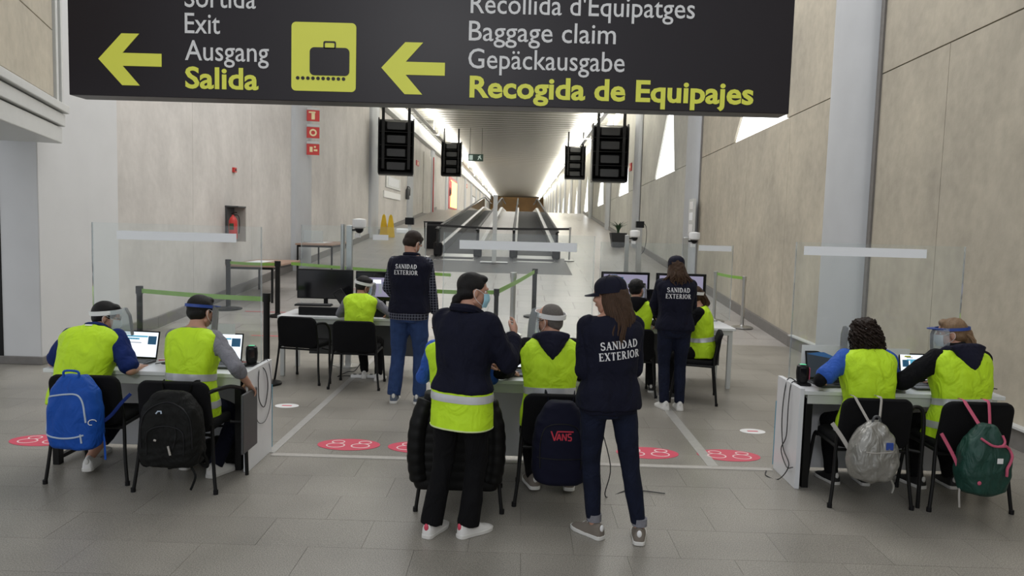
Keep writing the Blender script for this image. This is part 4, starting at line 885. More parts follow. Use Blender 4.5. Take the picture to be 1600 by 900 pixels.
t = thing('sensor_pole', 'pole with a small black box just left of the standing man', 'pole', (-2.18, 15.0, gz(15))); MB().box((0, 0, .86), (.07, .06, 1.72)).build('post', 'frame_grey', t, bevel=.004)
MB().box((0, 0, 1.76), (.17, .12, .14)).build('sensor_box', 'blackp', t, bevel=.006); MB().box((-.14, 0, 1.56), (.24, .1, .10)).build('white_housing', 'whitep', t, bevel=.02)
t = thing('storage_box', 'low black box beside the left foot of the walkways', 'box', (-3.05, 27.2, gz(27.2))); MB().rings([[(px, py, zz) for px, py in rrect(0, 0, a, b, .04)] for a, b, zz in ((.66, .5, 0), (.72, .55, .9), (.68, .5, .92))]).build('body', 'blackp', t, ang=40); MB().box((0, 0, .94), (.74, .57, .05)).build('lid', 'rubber', t, bevel=.01)
cam_post('steel post with a white dome camera behind the far capped woman', 2.70, 12.3, 1.78)
t = thing('planter', 'dark square planter with a spiky green plant by the right wall', 'plant', (3.85, 29.6, gz(29.6)))
MB().rings([[(a*q, b*q, z) for a, b in ((-1, -1), (1, -1), (1, 1), (-1, 1))] for q, z in ((.22, 0), (.31, .56), (.285, .56), (.28, .52))]).build('pot', 'pot', t, smooth=False)
for k in range(14):
    a = k*2.4; L = .35+.2*random.random(); MB().tube([(0, 0, .50), (math.cos(a)*.1, math.sin(a)*.1, .62+L*.4), (math.cos(a)*(.2+L*.4), math.sin(a)*.25, .57+L*.8)], [.03, .04, .004], 6, 4, flat=.25).build('leaf', 'leaf', t)
# acrylic wing at the foot of the ramp, tape on the floor
def tape(label, x0, x1, y, wd=.06):
    z = gz(y)+.002 if y > 12.6 else .0015; o = MB().box((0, 0, 0), (x1-x0, wd, .003)).build('floor_tape', 'redtape', None, smooth=False); o.location = ((x0+x1)/2, y, z); tag(o, label, 'tape')
for x0, x1, y, lb in ((-4.3, -3.1, 12.1, 'red tape on the floor left of the belt post, nearest the laptops'), (-5.2, -3.9, 14.3, 'red tape on the floor under the short green belt'), (-4.2, -2.2, 17.4, 'faint red tape on the floor beyond the dark monitors')): tape(lb, x0, x1, y)
def sticker(x, y, lb, rz=0):
    t = thing('floor_sticker', lb, 'floor sticker', (x, y, .0006), rz); n = 40
    MB().prism([(.265*math.cos(2*math.pi*i/n), .165*math.sin(2*math.pi*i/n)) for i in range(n)], 0, .0016, 'xy').build('disc', 'sticker', t, smooth=False)
    mb = MB()
    for s in (-1, 1):
        for (cy, rx, ry) in ((-.035, .075, .060), (.065, .052, .042)):
            c = s*.105; mb.tube([(c+(.01*s if cy > 0 else 0)+.012*(cy > 0)+rx*math.cos(a), cy+ry*math.sin(a), .003) for a in [2*math.pi*i/20 for i in range(21)]], .006, 6, flat=.3)
    mb.build('footprint_outline', 'stickw', t)
sticker(-1.40, 6.28, 'red oval footprint sticker left of the standing woman in black'); sticker(-.80, 6.26, 'red oval footprint sticker half hidden behind the black puffer coat', -4); sticker(1.14, 6.30, 'red oval footprint sticker just right of the capped woman'); sticker(1.83, 6.30, 'red oval footprint sticker nearest the right counter', -3); sticker(-3.93, 6.14, 'red footprint sticker peeking out left of the blue backpack')
for x, y, lb in ((-2.32, 7.55, 'small white floor sticker right of the left counter'), (2.28, 7.1, 'small white floor sticker left of the right counter')):
    t = thing('floor_sticker', lb, 'floor sticker', (x, y, .0006)); MB().prism([(.12*math.cos(2*math.pi*i/28), .09*math.sin(2*math.pi*i/28)) for i in range(28)], 0, .002, 'xy').build('disc', 'whitep', t, smooth=False); MB().box((0, 0, .0025), (.10, .03, .001)).build('mark', 'sticker', t, smooth=False)
# ------------------------------------------------------------ counters, desks, screens
def counter(label, x0, x1, y0, y1, end, grp=None):
    t = thing('counter', label, 'counter', ((x0+x1)/2, (y0+y1)/2, 0)); W = (x1-x0)/2; D = (y1-y0)/2
    MB().box((0, 0, .725), (2*W, 2*D, .03)).build('table_top', 'white', t, bevel=.003)
    MB().box((0, -D+.035, .675), (2*W-.1, .04, .07)).build('front_rail', 'frame_grey', t, bevel=.003)
    MB().box((0, D-.02, .37), (2*W, .03, .68)).build('modesty_panel', 'white', t, bevel=.002)
    for s in (-1, 1):
        if s == end:
            p = MB().box((s*W, .0, .38), (.035, 2*D+.02, .76)).build('end_panel', 'white', t, bevel=.002)
            MB().box((s*W, D+.018, .29), (.037, .014, .52)).build('edge_strip', 'blue_edge', p, smooth=False)
        MB().box((s*(W-.07), -D+.05, .34), (.05, .06, .68)).build('leg', 'blackm', t, bevel=.003)
        MB().box((s*(W-.07), D-.08, .34), (.05, .06, .68)).build('leg', 'blackm', t, bevel=.003)
        MB().box((s*(W-.07), 0, .05), (.04, 2*D-.12, .03)).build('foot_rail', 'blackm', t, bevel=.003)
    MB().box((0, D-.06, .66), (2*W-.2, .08, .04)).build('cable_tray', 'grey_plastic', t, smooth=False)
    return t
counter('white counter at the left with cables hanging down its end panel', -3.52, -2.0, 5.52, 6.04, 1)
counter('white centre counter between the two standing women', -.66, .66, 5.58, 6.04, 0)
counter('white counter at the right with cables down its left end panel', 2.12, 3.62, 5.52, 5.98, -1)
def desk(label, x0, x1, y0, y1):
    t = thing('desk', label, 'desk', ((x0+x1)/2, (y0+y1)/2, 0)); W = (x1-x0)/2; D = (y1-y0)/2
    MB().box((0, 0, .725), (2*W, 2*D, .03)).build('table_top', 'white', t, bevel=.003); MB().box((0, -D+.04, .68), (2*W-.1, .03, .06)).build('front_rail', 'frame_grey', t, bevel=.003)
    MB().box((.1, D-.05, .42), (2*W-.2, .02, .5)).build('modesty_panel', 'grey_plastic', t, smooth=False)
    for a in (-1, 1):
        for b in (-1, 1): MB().box((a*(W-.05), b*(D-.06), .355), (.05, .05, .71)).build('leg', 'frame_grey', t, bevel=.003)
    return t
desk('far white desk at the left carrying two dark monitors', -2.88, -1.15, 8.98, 9.72); desk('far white desk at the right carrying two framed monitors', 1.0, 2.62, 8.98, 9.72)
def screen(label, x0, x1, y, z0=.745, lx=None, lz=(1.64, 1.72), top=1.83, side=None):
    t = thing('acrylic_screen', label, 'screen', ((x0+x1)/2, y, z0)); W = (x1-x0)/2; h = top-z0
    MB().box((0, 0, h/2), (2*W, .005, h)).build('sheet', 'plexi', t, smooth=False)
    for s in (-1, 1):
        MB().box((s*W, 0, h/2), (.008, .012, h)).build('edge_trim', 'label' if side else 'shield', t, smooth=False); MB().box((s*W*.75, 0, .008), (.06, .2, .016)).build('foot', 'plexi', t, smooth=False)
    if lx: MB().box(((lx[0]+lx[1])/2-(x0+x1)/2, -.006, (lz[0]+lz[1])/2-z0), (lx[1]-lx[0], .004, lz[1]-lz[0])).build('label_strip', 'label', t, smooth=False)
    return t
screen('clear acrylic screen with pale label strip standing on the left counter', -3.42, -2.06, 6.03, lx=(-3.22, -2.26), lz=(1.70, 1.77))
screen('clear acrylic screen with pale label strip standing on the centre counter', -.60, .60, 6.03, lx=(-.475, .46), lz=(1.70, 1.77))
screen('clear acrylic screen with pale label strip standing on the right counter', 2.18, 3.50, 5.97, lx=(2.24, 3.20), lz=(1.73, 1.80))
screen('far acrylic screen on the desk with two dark monitors', -2.80, -1.2, 9.70, lx=(-1.88, -1.68), lz=(1.66, 1.73)); screen('far acrylic screen on the desk behind the far capped woman', 1.05, 2.74, 9.71, lx=(2.30, 2.72), lz=(1.64, 1.71), top=1.72)
def laptop(label, x, y, z, rz, kind):
    t = thing('laptop', label, 'laptop', (x, y, z), rz)
    MB().box((0, -.005, .009), (.34, .235, .016)).build('base', 'grey_plastic', t, bevel=.003)
    k = MB()
    for r in range(5):
        for c in range(13): k.box((-.138+.023*c, -.01+.02*r, .0185), (.019, .016, .003))
    k.build('keys', 'blackp', t, smooth=False, kind='stuff'); MB().box((0, -.075, .0178), (.10, .06, .001)).build('touchpad', 'blackp', t, smooth=False)
    T = Matrix.Translation((0, .112, .018)) @ Matrix.Rotation(rad(-14), 4, 'X')
    lid = MB().box((0, .004, .112), (.34, .008, .224), mx=T).build('lid', 'blackp', t, bevel=.003)
    q = lambda cx, cz, w_, h_, m, d=.001: MB().box((cx, -.0005-d, cz), (w_, .001, h_), mx=T).build('screen_image', m, lid, smooth=False)
    if kind == 'form':
        q(0, .115, .320, .196, 'scr_white'); q(-.035, .178, .22, .012, 'scr_blue', .002); q(-.07, .158, .15, .012, 'scr_blue', .002); q(-.06, .128, .17, .006, 'scr_grey', .002); q(.115, .150, .07, .066, 'scr_dark', .002)
        for i in range(6): q(-.13+.022*i, .158, .014, .004, 'scr_dark', .003)
    elif kind == 'form2': q(0, .115, .320, .196, 'scr_white'); q(.02, .172, .26, .010, 'scr_blue', .002); q(-.10, .199, .05, .012, 'sgy', .002); q(-.085, .190, .05, .006, 'scr_grey', .002); q(.04, .155, .12, .010, 'scr_grey', .002); q(-.12, .145, .05, .055, 'scr_dark', .002); q(-.07, .150, .025, .04, 'scr_blue', .002)
    else: q(0, .115, .320, .196, 'scr_photo2'); MB().prism([(-.16, .20), (-.07, .213), (.16, .213), (.16, .15), (.04, .165)], -.003, -.002, mx=T).build('screen_image', 'scr_photo', lid, smooth=False); q(.06, .15, .03, .025, 'scr_grey', .003); q(.055, .125, .06, .006, 'scr_grey', .003)
    return t
laptop('laptop with a lit form in front of the man wearing a white headband', -3.03, 5.80, .741, -6, 'form'); laptop('laptop with a lit form in front of the helper in grey sleeves', -2.35, 5.80, .741, 0, 'form')
laptop('laptop showing a dark blue wallpaper before the curly haired helper', 2.47, 5.78, .741, 6, 'photo'); laptop('laptop with lit form and yellow tab before the ponytailed helper', 3.20, 5.78, .741, 2, 'form2')
laptop('laptop before the helper with cropped grey hair', .12, 5.84, .741, 4, 'form2')
def card(label, x, y, z0, w_, h, rz=0, tilt=-12):
    o = MB().box((0, 0, h/2), (w_, .004, h)).build('standing_card', 'paper', None, smooth=False); o.location = (x, y, z0); o.rotation_euler = (rad(tilt), 0, rad(rz)); tag(o, label, 'card')
card('white card standing behind the laptop of the grey sleeved helper', -2.36, 5.965, .741, .22, .31, 0, 0); card('white card standing behind the wallpaper laptop', 2.42, 5.94, .741, .32, .28, 0, 0); card('white card standing between the two right hand laptops', 3.0, 5.94, .741, .22, .27, 0, 0)
def scanner(label, x, y, z, rz, led='ledge'):
    t = thing('document_scanner', label, 'scanner', (x, y, z), rz)
    MB().rings([[(px, py, zz) for px, py in rrect(0, 0, a, b, .03)] for a, b, zz in ((.13, .10, 0), (.13, .10, .012), (.08, .06, .022))]).build('base', 'blackp', t)
    MB().rings([[(px, py+dy, zz) for px, py in rrect(0, 0, a, b, .03)] for a, b, zz, dy in ((.075, .06, .02, 0), (.088, .07, .05, 0), (.092, .075, .10, .0), (.085, .07, .145, .0), (.06, .05, .158, 0))]).build('housing', 'blackp', t)
    MB().rings([[(px, py, zz) for px, py in rrect(0, 0, a, b, .012)] for a, b, zz in ((.05, .036, .158), (.04, .026, .161))]).build('light_ring', led, t); MB().box((0, -.038, .10), (.05, .004, .07)).build('window', 'gloss', t, bevel=.002); return t
scanner('black passport scanner with green light on the left counter end', -2.08, 5.86, .741, 15)
s = scanner('black passport scanner with pink side on the right counter end', 2.2, 5.74, .741, -10); MB().box((.048, 0, .09), (.006, .05, .09)).build('side_cover', 'pink', s, bevel=.002)
def cable(label, pts, m='rubber', r=.004, cat='cable'):
    o = MB().tube(pts, r, 6, 6).build('cable', m); return tag(o, label, cat)
cable('thin black cable looping down the end of the left counter', [(-2.05, 5.84, .75), (-1.99, 5.76, .74), (-1.972, 5.70, .64), (-1.972, 5.72, .50), (-1.972, 5.84, .42), (-1.972, 5.92, .56), (-1.972, 5.86, .70), (-2.01, 5.80, .752), (-2.1, 5.75, .748)])
cable('long grey cable hanging lower down the left counter end', [(-2.03, 5.90, .755), (-1.99, 5.97, .765), (-1.965, 5.98, .6), (-1.97, 5.97, .4), (-1.972, 5.86, .30), (-1.972, 5.70, .33), (-1.972, 5.62, .45)], 'grey_plastic', .003)
cable('black cable hanging straight down the right counter end', [(2.2, 5.72, .75), (2.11, 5.70, .765), (2.085, 5.68, .6), (2.09, 5.70, .35), (2.085, 5.78, .22), (2.09, 5.66, .12), (2.085, 5.52, .16)])
cable('second cable sagging down the right counter end', [(2.18, 5.78, .75), (2.11, 5.80, .765), (2.085, 5.80, .5), (2.09, 5.76, .25), (2.085, 5.60, .15), (2.05, 5.70, .006), (1.98, 5.78, .006), (2.02, 5.9, .006)])
cable('black cable on the floor behind the legs of the capped woman', [(.62, 5.5, .5), (.70, 5.3, .2), (.66, 5.2, .008), (.85, 5.35, .008), (1.1, 5.3, .008)], r=.004)
for k, (a, b) in enumerate(((-2.75, 5.75), (3.5, 5.7))):
    cable('tangled cables on the %s counter beside the laptop' % ('left', 'right')[k], [(a-.05, b+.02, .75), (a+.05, b+.1, .755), (a+.15, b+.02, .75), (a+.02, b-.02, .76), (a+.12, b+.12, .75), (a+.2, b+.05, .75)])
cable('red cable lying behind the left hand laptops', [(-2.85, 5.93, .748), (-2.7, 5.96, .752), (-2.55, 5.92, .748), (-2.15, 5.95, .75)], 'red', .004)
for x, y, rz, lb in ((-2.5, 5.86, 5, 'dark power strip lying on the floor under the left counter'), (-1.85, 9.05, 5, 'white power strip on the floor under the far left desk')):
    t = thing('power_strip', lb, 'power strip', (x, y, 0), rz); MB().box((0, 0, .02), (.30, .055, .04)).build('case', 'whitep' if y > 8 else 'blackp', t, bevel=.008)
    for k in range(4): MB().cyl((-.1+.065*k, 0, .04), .02, .004).build('socket', 'grey_plastic', t)
    MB().tube([(-.15, 0, .02), (-.25, .05, .01), (-.3, -.05, .02), (-.2, .1, .05), (-.1, .05, .08), (0, .1, .25)], .005, 6, 5).build('cord', 'rubber', t)
def monitor(label, x, y, w_, h, zc, img=None, rz=0, mat_='gloss', z=.741):
    t = thing('monitor', label, 'monitor', (x, y, z), rz); c = zc-z
    MB().box((0, .02, c), (w_, .035, h)).build('housing', 'blackp', t, bevel=.005); MB().box((0, .0005, c), (w_-.03, .004, h-.03)).build('panel', mat_, t, smooth=False)
    MB().box((0, .05, c/2), (.05, .03, c)).build('stand', 'blackp', t, bevel=.004); MB().cyl((0, .05, 0), .11, .012).build('foot', 'blackp', t)
    MB().cyl((.0, -.001, c-h/2+.008), .006, .002).build('power_light', 'steel', t)
    if img:
        for q_, (cx, cz, a, b, m) in enumerate(img): MB().box((cx, -.003-.0005*q_, c+cz), (a, .002, b)).build('screen_image', m, t, smooth=False)
    return t
monitor('wide black switched off monitor on the far left desk', -2.41, 9.38, .70, .37, 1.10)
monitor('dark monitor with a lit camera picture behind the man in jeans', -1.68, 9.40, .70, .37, 1.09, [(.02, -.01, .42, .24, 'scr_cctv'), (-.08, .06, .10, .05, 'scr_white'), (.08, .05, .12, .04, 'scr_white'), (-.04, -.03, .04, .12, 'scr_grey'), (.12, -.04, .05, .10, 'scr_grey'), (.0, .03, .02, .05, 'scr_dark')])
R_ = random.Random(5)
im = [(R_.uniform(-.2, .2), R_.uniform(-.13, .13), R_.uniform(.03, .1), R_.uniform(.02, .07), R_.choice(['scr_grey', 'scr_grey', 'scr_dark', 'scr_cctv'])) for _ in range(26)]
im = [(0, 0, .54, .32, 'scr_cctv')]+im
monitor('framed monitor showing a crowded picture behind the far capped helper', 1.33, 9.35, .60, .38, 1.17, im, mat_='gloss'); monitor('framed monitor partly hidden by the far capped woman', 2.02, 9.35, .62, .38, 1.17, im, mat_='gloss')
monitor('tall narrow dark screen edge right of the far dark haired helper', 1.60, 9.15, .10, .34, 1.0)
t = thing('desktop_computer', 'flat black computer case under the switched off monitor', 'computer', (-2.38, 9.22, .741)); MB().box((0, 0, .05), (.56, .25, .10)).build('case', 'blackp', t, bevel=.006); MB().box((0, 0, .103), (.52, .2, .006)).build('lid', 'stain', t, bevel=.002); MB().cyl((.24, -.126, .07), .008, .004).build('button', 'steel', t)
t = thing('desktop_computer', 'black computer case under the camera picture monitor', 'computer', (-1.62, 9.22, .741)); MB().box((0, 0, .055), (.34, .26, .11)).build('case', 'blackp', t, bevel=.006); MB().box((0, 0, .113), (.3, .2, .006)).build('lid', 'stain', t, bevel=.002)
t = thing('keyboard', 'black keyboard lying before the switched off monitor', 'keyboard', (-2.5, 9.20, .846), 3); MB().box((0, 0, .01), (.44, .14, .018)).build('case', 'blackp', t, bevel=.004); MB().box((0, 0, .022), (.42, .12, .006)).build('keys', 'grey_plastic', t, bevel=.001)
t = thing('tablet', 'dark tilted tablet on a stand beside the dark capped seated helper', 'tablet', (-2.06, 9.14, .741), 0)
T = Matrix.Translation((0, 0, .10)) @ Matrix.Rotation(rad(-35), 4, 'Y'); MB().box((0, 0, .13), (.12, .02, .24), mx=T).build('body', 'blackp', t, bevel=.006); MB().box((0, -.011, .13), (.10, .003, .21), mx=T).build('glass', 'gloss', t, smooth=False); MB().cyl((0, .02, 0), .05, .01).build('foot', 'steel', t); MB().tube([(0, .02, 0), (0, .03, .12)], .01).build('stem', 'steel', t)
t = thing('bottle', 'clear plastic bag like bottle by the raised hand', 'bottle', (-.16, 5.72, .741)); MB().lathe((0, 0, 0), [(.03, 0), (.036, .01), (.036, .14), (.03, .17), (.014, .20), (.014, .22)]).build('body', 'shield', t); MB().cyl((0, 0, .22), .016, .02).build('cap', 'whitep', t)
for x, y, lb in ((-.3, 5.72, 'white paper sheet on the centre counter'), (-1.35, 9.1, 'white papers beside the man in jeans')):
    o = MB().box((0, 0, .002), (.21, .29, .004)).build('paper_sheet', 'paper', None, smooth=False); o.location = (x, y, .741); o.rotation_euler.z = rad(12); tag(o, lb, 'paper')
t = thing('bag', 'black bag lying on the floor under the left counter', 'bag', (-2.28, 5.78, 0)); co, fs = remesh(MB().ell((0, 0, .09), (.2, .1, .10)).box((0, 0, .05), (.34, .18, .1)), .012, 4); raw(wrinkle(co, fs, .02, 1, 3), fs).build('body', 'bagblack', t, ang=180); MB().tube([(-.1, 0, .18), (-.06, 0, .26), (.06, 0, .26), (.1, 0, .18)], .008, 6, 4).build('handle', 'bagblack', t)

# ------------------------------------------------------------ chairs
def chair(label, x, y, rz, arm=None, tablet=False):
    t = thing('conference_chair', label, 'chair', (x, y, 0), rz, None)
    def pad(cx, cz, w_, h, th, curve, y0, taper=0, tilt=0):
        mb = MB(); R = []
        for q, ins in ((-.5, .014), (-.3, .002), (.3, 0), (.5, .014)):
            ring = []
            for px, pz in rrect(0, 0, w_-2*ins, h-2*ins, .07, 6):
                px2 = px*(1-taper*(pz/h+.5)); ring.append((cx+px2, y0+q*th-curve*(1-(px/(w_/2))**2)-tilt*pz, cz+pz))
            R.append(ring)
        return mb.rings(R)
    pad(0, .605, .50, .36, .045, .035, -.215, .04, .16).build('backrest', 'black', t, ang=60)
    mb = MB(); R = []
    for z, ins in ((.415, .01), (.43, 0), (.462, 0), (.475, .015)): R.append([(px, py, z) for px, py in rrect(0, .02, .46-2*ins, .44-2*ins, .07, 5)])
    mb.rings(R).build('seat', 'black', t, ang=60)
    for s in (-1, 1):
        MB().tube([(s*.285, -.235, 0), (s*.262, -.215, .2), (s*.245, -.19, .44), (s*.235, -.21, .60), (s*.225, -.235, .74)], .0125, 10, 4).build('rear_leg', 'blackm', t)
        MB().cyl((s*.285, -.235, 0), .017, .03, 10).build('foot_cap', 'blackp', t)
        if not (arm and s == arm[0]):
            MB().tube([(s*.262, .265, 0), (s*.25, .235, .25), (s*.242, .20, .41), (s*.242, .10, .425), (s*.242, -.18, .42)], .0125, 10, 4).build('front_leg', 'blackm', t); MB().cyl((s*.262, .265, 0), .017, .03, 10).build('foot_cap', 'blackp', t)
    MB().tube([(-.24, .17, .41), (.24, .17, .41)], .011).build('cross_bar', 'blackm', t); MB().tube([(-.245, -.185, .40), (.245, -.185, .40)], .011).build('cross_bar', 'blackm', t)
    if arm:
        s, fy = arm; MB().tube([(s*.228, -.23, .70), (s*.275, -.20, .72), (s*.325, fy*.5-.1, .705), (s*.345, fy, .60), (s*.345, fy, .3), (s*.35, fy+.01, 0)], .014, 10, 5).build('arm_support', 'blackm', t)
        MB().tube([(s*.345, fy, .40), (s*.242, fy*.8, .41)], .011).build('arm_brace', 'blackm', t)
    if tablet: MB().box((arm[0]*.375, .16, .42), (.02, .30, .44)).build('writing_tablet', 'grey_plastic', t, bevel=.02)
    return t
chair('black chair under the blue backpack, leftmost in the room', -3.0, 5.38, 2)
chair('black chair with side panel, under the black backpack', -2.32, 5.27, 0, (1, .17), True)
chair('black chair under the quilted black coat, left of centre', -.35, 5.08, 0)
chair('black chair under the navy backpack at the centre desk', .30, 5.22, 0)
chair('black chair carrying the silver backpack, with a curved arm tube', 2.50, 5.38, 0, (1, -.20))
chair('black chair carrying the green backpack, rightmost in the room', 3.18, 5.36, 0)
chair('empty black chair at the far left desk', -2.48, 8.82, -12, (1, -.1))
chair('black chair of the dark capped helper at the far left desk', -1.82, 8.60, 0)
chair('black chair half hidden behind the near capped woman', 1.30, 8.62, 0)
chair('black chair turned sideways at the end of the far right desk', 2.02, 8.42, 78)

# ------------------------------------------------------------ backpacks and coat
def pack(label, x, y, z0, rz, w_, d, h, m, prof, amp=.008, seed=1):
    t = thing('backpack', label, 'backpack', (x, y, z0), rz); R = []
    for (k, a, b) in prof: R.append([(px, py, k*h) for px, py in rrect(0, 0, w_*a, d*b, min(w_*a, d*b)*.42, 5)])
    co, fs = remesh(MB().rings(R), .011, 6); co = wrinkle(co, fs, amp, 1.1, seed); t['_'] = 0; del t['_']
    b = raw(co, fs).build('body', m, t, ang=180); return t, BVHTree.FromPolygons([tuple(c) for c in co], fs)
def onpack(bv, pts, out=.0, dirn=(0, 1, 0)):
    r = []
    for x, z in pts:
        h = bv.ray_cast(V((x, -1, z)), V((0, 1, 0)))[0]; r.append((x, (h.y if h else -.05)-out, z))
    return r
def dense(P, n=8):
    return [(p.x, p.z) for p in cr_smooth([(a, 0, b) for a, b in P], n)]
full = ((0, .72, .7), (.04, .9, .9), (.2, 1, 1), (.55, .98, 1), (.78, .86, .85), (.93, .62, .62), (1, .42, .4))
t, bv = pack('cobalt blue backpack with pale zips hung on the leftmost chair', -2.965, 4.99, .315, -6, .37, .19, .50, 'bagblue', full)
for P in ([(-.17, .12), (-.18, .25), (-.15, .345), (-.06, .375), (.05, .385), (.10, .36), (.125, .28), (.135, .20)], [(-.155, .10), (-.05, .085), (.05, .095), (.12, .115)]):
    MB().tube(onpack(bv, dense(P), .001), .006, 6).build('zip', 'zip', t)
MB().tube(onpack(bv, [(.10, .12), (.105, .06)], .004), .006, 6).build('zip_pull', 'zip', t)
MB().tube([(-.05, -.04, .49), (-.045, -.04, .53), (.05, -.04, .53), (.055, -.04, .49)], .008, 8, 4).build('top_handle', 'bagblue', t)
MB().tube(onpack(bv, [(.165+.014*math.cos(a), .20+.018*math.sin(a)) for a in [k*.7 for k in range(8)]], .012), .003, 6).build('loop', 'whitep', t)
MB().tube([(.15, .03, .16), (.22, .05, .22), (.28, .07, .30), (.32, .12, .36)], .012, 8, 5, flat=.2, up=(0, 1, 0)).build('shoulder_strap', 'bluepolo', t); MB().tube([(.17, .02, .14), (.19, .02, .05), (.195, .02, -.08)], .008, 6, 4, flat=.3, up=(0, 1, 0)).build('strap_end', 'bagblue', t)
t, bv = pack('large black backpack with straps hung behind the grey sleeved helper', -2.27, 4.90, .245, 2, .42, .22, .50, 'bagblack', full, .014, 4)
for P in ([(-.16, .14), (-.15, .34), (-.05, .43), (.06, .43), (.15, .34), (.17, .14)], [(-.12, .10), (-.11, .25), (0, .29), (.11, .25), (.12, .10)], [(.05, .14), (.07, .22), (.06, .30)]): MB().tube(onpack(bv, dense(P), .002), .005, 6).build('zip', 'blackp', t)
MB().tube(onpack(bv, [(-.06, .37), (-.05, .385), (-.03, .385), (-.025, .37)], .004), .005, 6).build('badge', 'zip', t); MB().tube(onpack(bv, [(.02, .16), (.035, .10)], .006), .007, 6).build('zip_pull', 'stain', t); MB().tube(onpack(bv, [(-.07, .20), (-.055, .195)], .006), .007, 6).build('zip_pull', 'stain', t)
for s in (-1, 1): MB().tube([(s*.12, .08, .02), (s*.2, .06, -.03), (s*.22, .02, .03), (s*.19, -.02, .12)], .012, 6, 5, flat=.25, up=(0, 1, 0)).build('strap', 'bagblack', t)
MB().tube([(.12, -.03, .02), (.17, -.05, -.05), (.15, -.04, -.12), (.13, -.03, -.16)], .008, 6, 5, flat=.4, up=(0, 1, 0)).build('hanging_strap', 'bagblack', t)
for s in (-1, 1): MB().tube([(s*.08, .06, .45), (s*.10, .10, .52), (s*.12, .17, .52)], .022, 8, 5, flat=.2, up=(1, 0, 0)).build('shoulder_strap', 'bagblack', t)
t, bv = pack('navy backpack with red lettering hung on the centre chair', .305, 4.85, .225, 0, .37, .22, .54, 'bagnavy', full, .008, 8)
MB().tube(onpack(bv, dense([(-.13, .12), (-.13, .30), (-.08, .40), (.08, .40), (.13, .30), (.13, .12)]), .001), .004, 6).build('zip', 'blackp', t); MB().tube(onpack(bv, dense([(-.15, .19), (0, .185), (.15, .19)]), .001), .004, 6).build('zip', 'blackp', t)
polys = word('V', .055, 0)
mb = MB()
def flat_text(mb, segs, x0, z0, h):
    for a, b in segs:
        P = stroke(a, b, .17); mb.add([(x0+px*h, onpack(bv, [(x0+px*h, z0+pz*h)], .003)[0][1], z0+pz*h) for px, pz in P], [(0, 1, 2, 3)])
flat_text(mb, [((.0, 1.1), (.42, -.05)), ((.42, -.05), (.75, 1.05)), ((.7, 1.08), (2.75, 1.08))], -.065, .31, .052)
flat_text(mb, [((0, 0), (.28, .9)), ((.28, .9), (.55, 0)), ((.1, .3), (.45, .3))], -.028, .31, .048); flat_text(mb, [((.05, 0), (.05, .9)), ((.05, .9), (.55, 0)), ((.55, 0), (.55, .9))], .005, .31, .048)
flat_text(mb, [((.5, .88), (.08, .86)), ((.08, .88), (.08, .5)), ((.08, .48), (.5, .45)), ((.5, .45), (.5, .06)), ((.5, .03), (.05, .03))], .040, .31, .048)
mb.build('lettering', 'redtxt', t, smooth=False)
for s in (-1, 1): MB().tube([(s*.07, .06, .46), (s*.09, .12, .55), (s*.1, .20, .55)], .022, 8, 5, flat=.2, up=(1, 0, 0)).build('shoulder_strap', 'bagnavy', t)
t, bv = pack('small silver drawstring backpack hung on a right hand chair', 2.40, 4.96, .265, 4, .34, .22, .41, 'bagsilver', ((0, .45, .5), (.06, .8, .8), (.3, 1, 1), (.6, .9, .9), (.82, .62, .7), (.95, .32, .4), (1, .2, .3)), .018, 3)
for s in (-1, 1): MB().tube([(s*.03, .0, .38), (s*.085, .085, .52), (s*.088, .11, .54), (s*.088, .17, .54)], .009, 8, 2, flat=.3, up=(0, 1, 0)).build('shoulder_strap', 'stain', t)
MB().tube([(-.03, -.02, .39), (-.015, -.02, .435), (.015, -.02, .435), (.03, -.02, .39)], .008, 8, 5).build('top_loop', 'grey_plastic', t); MB().tube(onpack(bv, dense([(-.10, .22), (-.02, .215), (.08, .225)]), .002), .004, 6).build('zip', 'stain', t)
MB().box((.055, onpack(bv, [(.055, .26)])[0][1]-.002, .26), (.05, .004, .05)).build('patch', 'scr_photo' if False else 'bluef', t, bevel=.002); MB().tube([(.10, -.04, .04), (.13, -.05, -.02), (.12, -.05, -.07)], .008, 6, 4).build('hanging_tag', 'bagsilver', t)
MB().tube([(-.10, .02, .12), (-.17, .06, .25), (-.24, .1, .36)], .014, 8, 5, flat=.25, up=(0, 1, 0)).build('loose_strap', 'stain', t)
t, bv = pack('bottle green backpack with pink straps hung on the rightmost chair', 3.13, 4.95, .205, 5, .35, .22, .47, 'baggreen', ((0, .6, .6), (.05, .85, .85), (.3, 1, 1), (.6, .92, .95), (.8, .7, .7), (.93, .4, .5), (1, .26, .4)), .018, 6)
for s in (-1, 1): MB().tube([(s*.03, .0, .44), (s*.08, .09, .575), (s*.082, .12, .60), (s*.082, .17, .60)], .012, 8, 2, flat=.25, up=(0, 1, 0)).build('shoulder_strap', 'pink', t)
MB().tube(onpack(bv, dense([(-.08, .39), (-.02, .35), (.04, .345), (.075, .37), (.07, .41)], 6), .010), .008, 8).build('drawcord', 'pink', t); MB().tube(onpack(bv, dense([(.03, .345), (.09, .34), (.125, .30), (.11, .24), (.085, .20), (.085, .15)], 6), .010), .009, 8).build('drawcord', 'pink', t)
MB().box((.035, onpack(bv, [(.035, .25)])[0][1]-.003, .25), (.04, .004, .035)).build('label', 'whitep', t, bevel=.001); MB().ell((-.09, onpack(bv, [(-.09, .10)])[0][1]-.004, .10), (.014, .006, .014)).build('badge', 'pink', t)
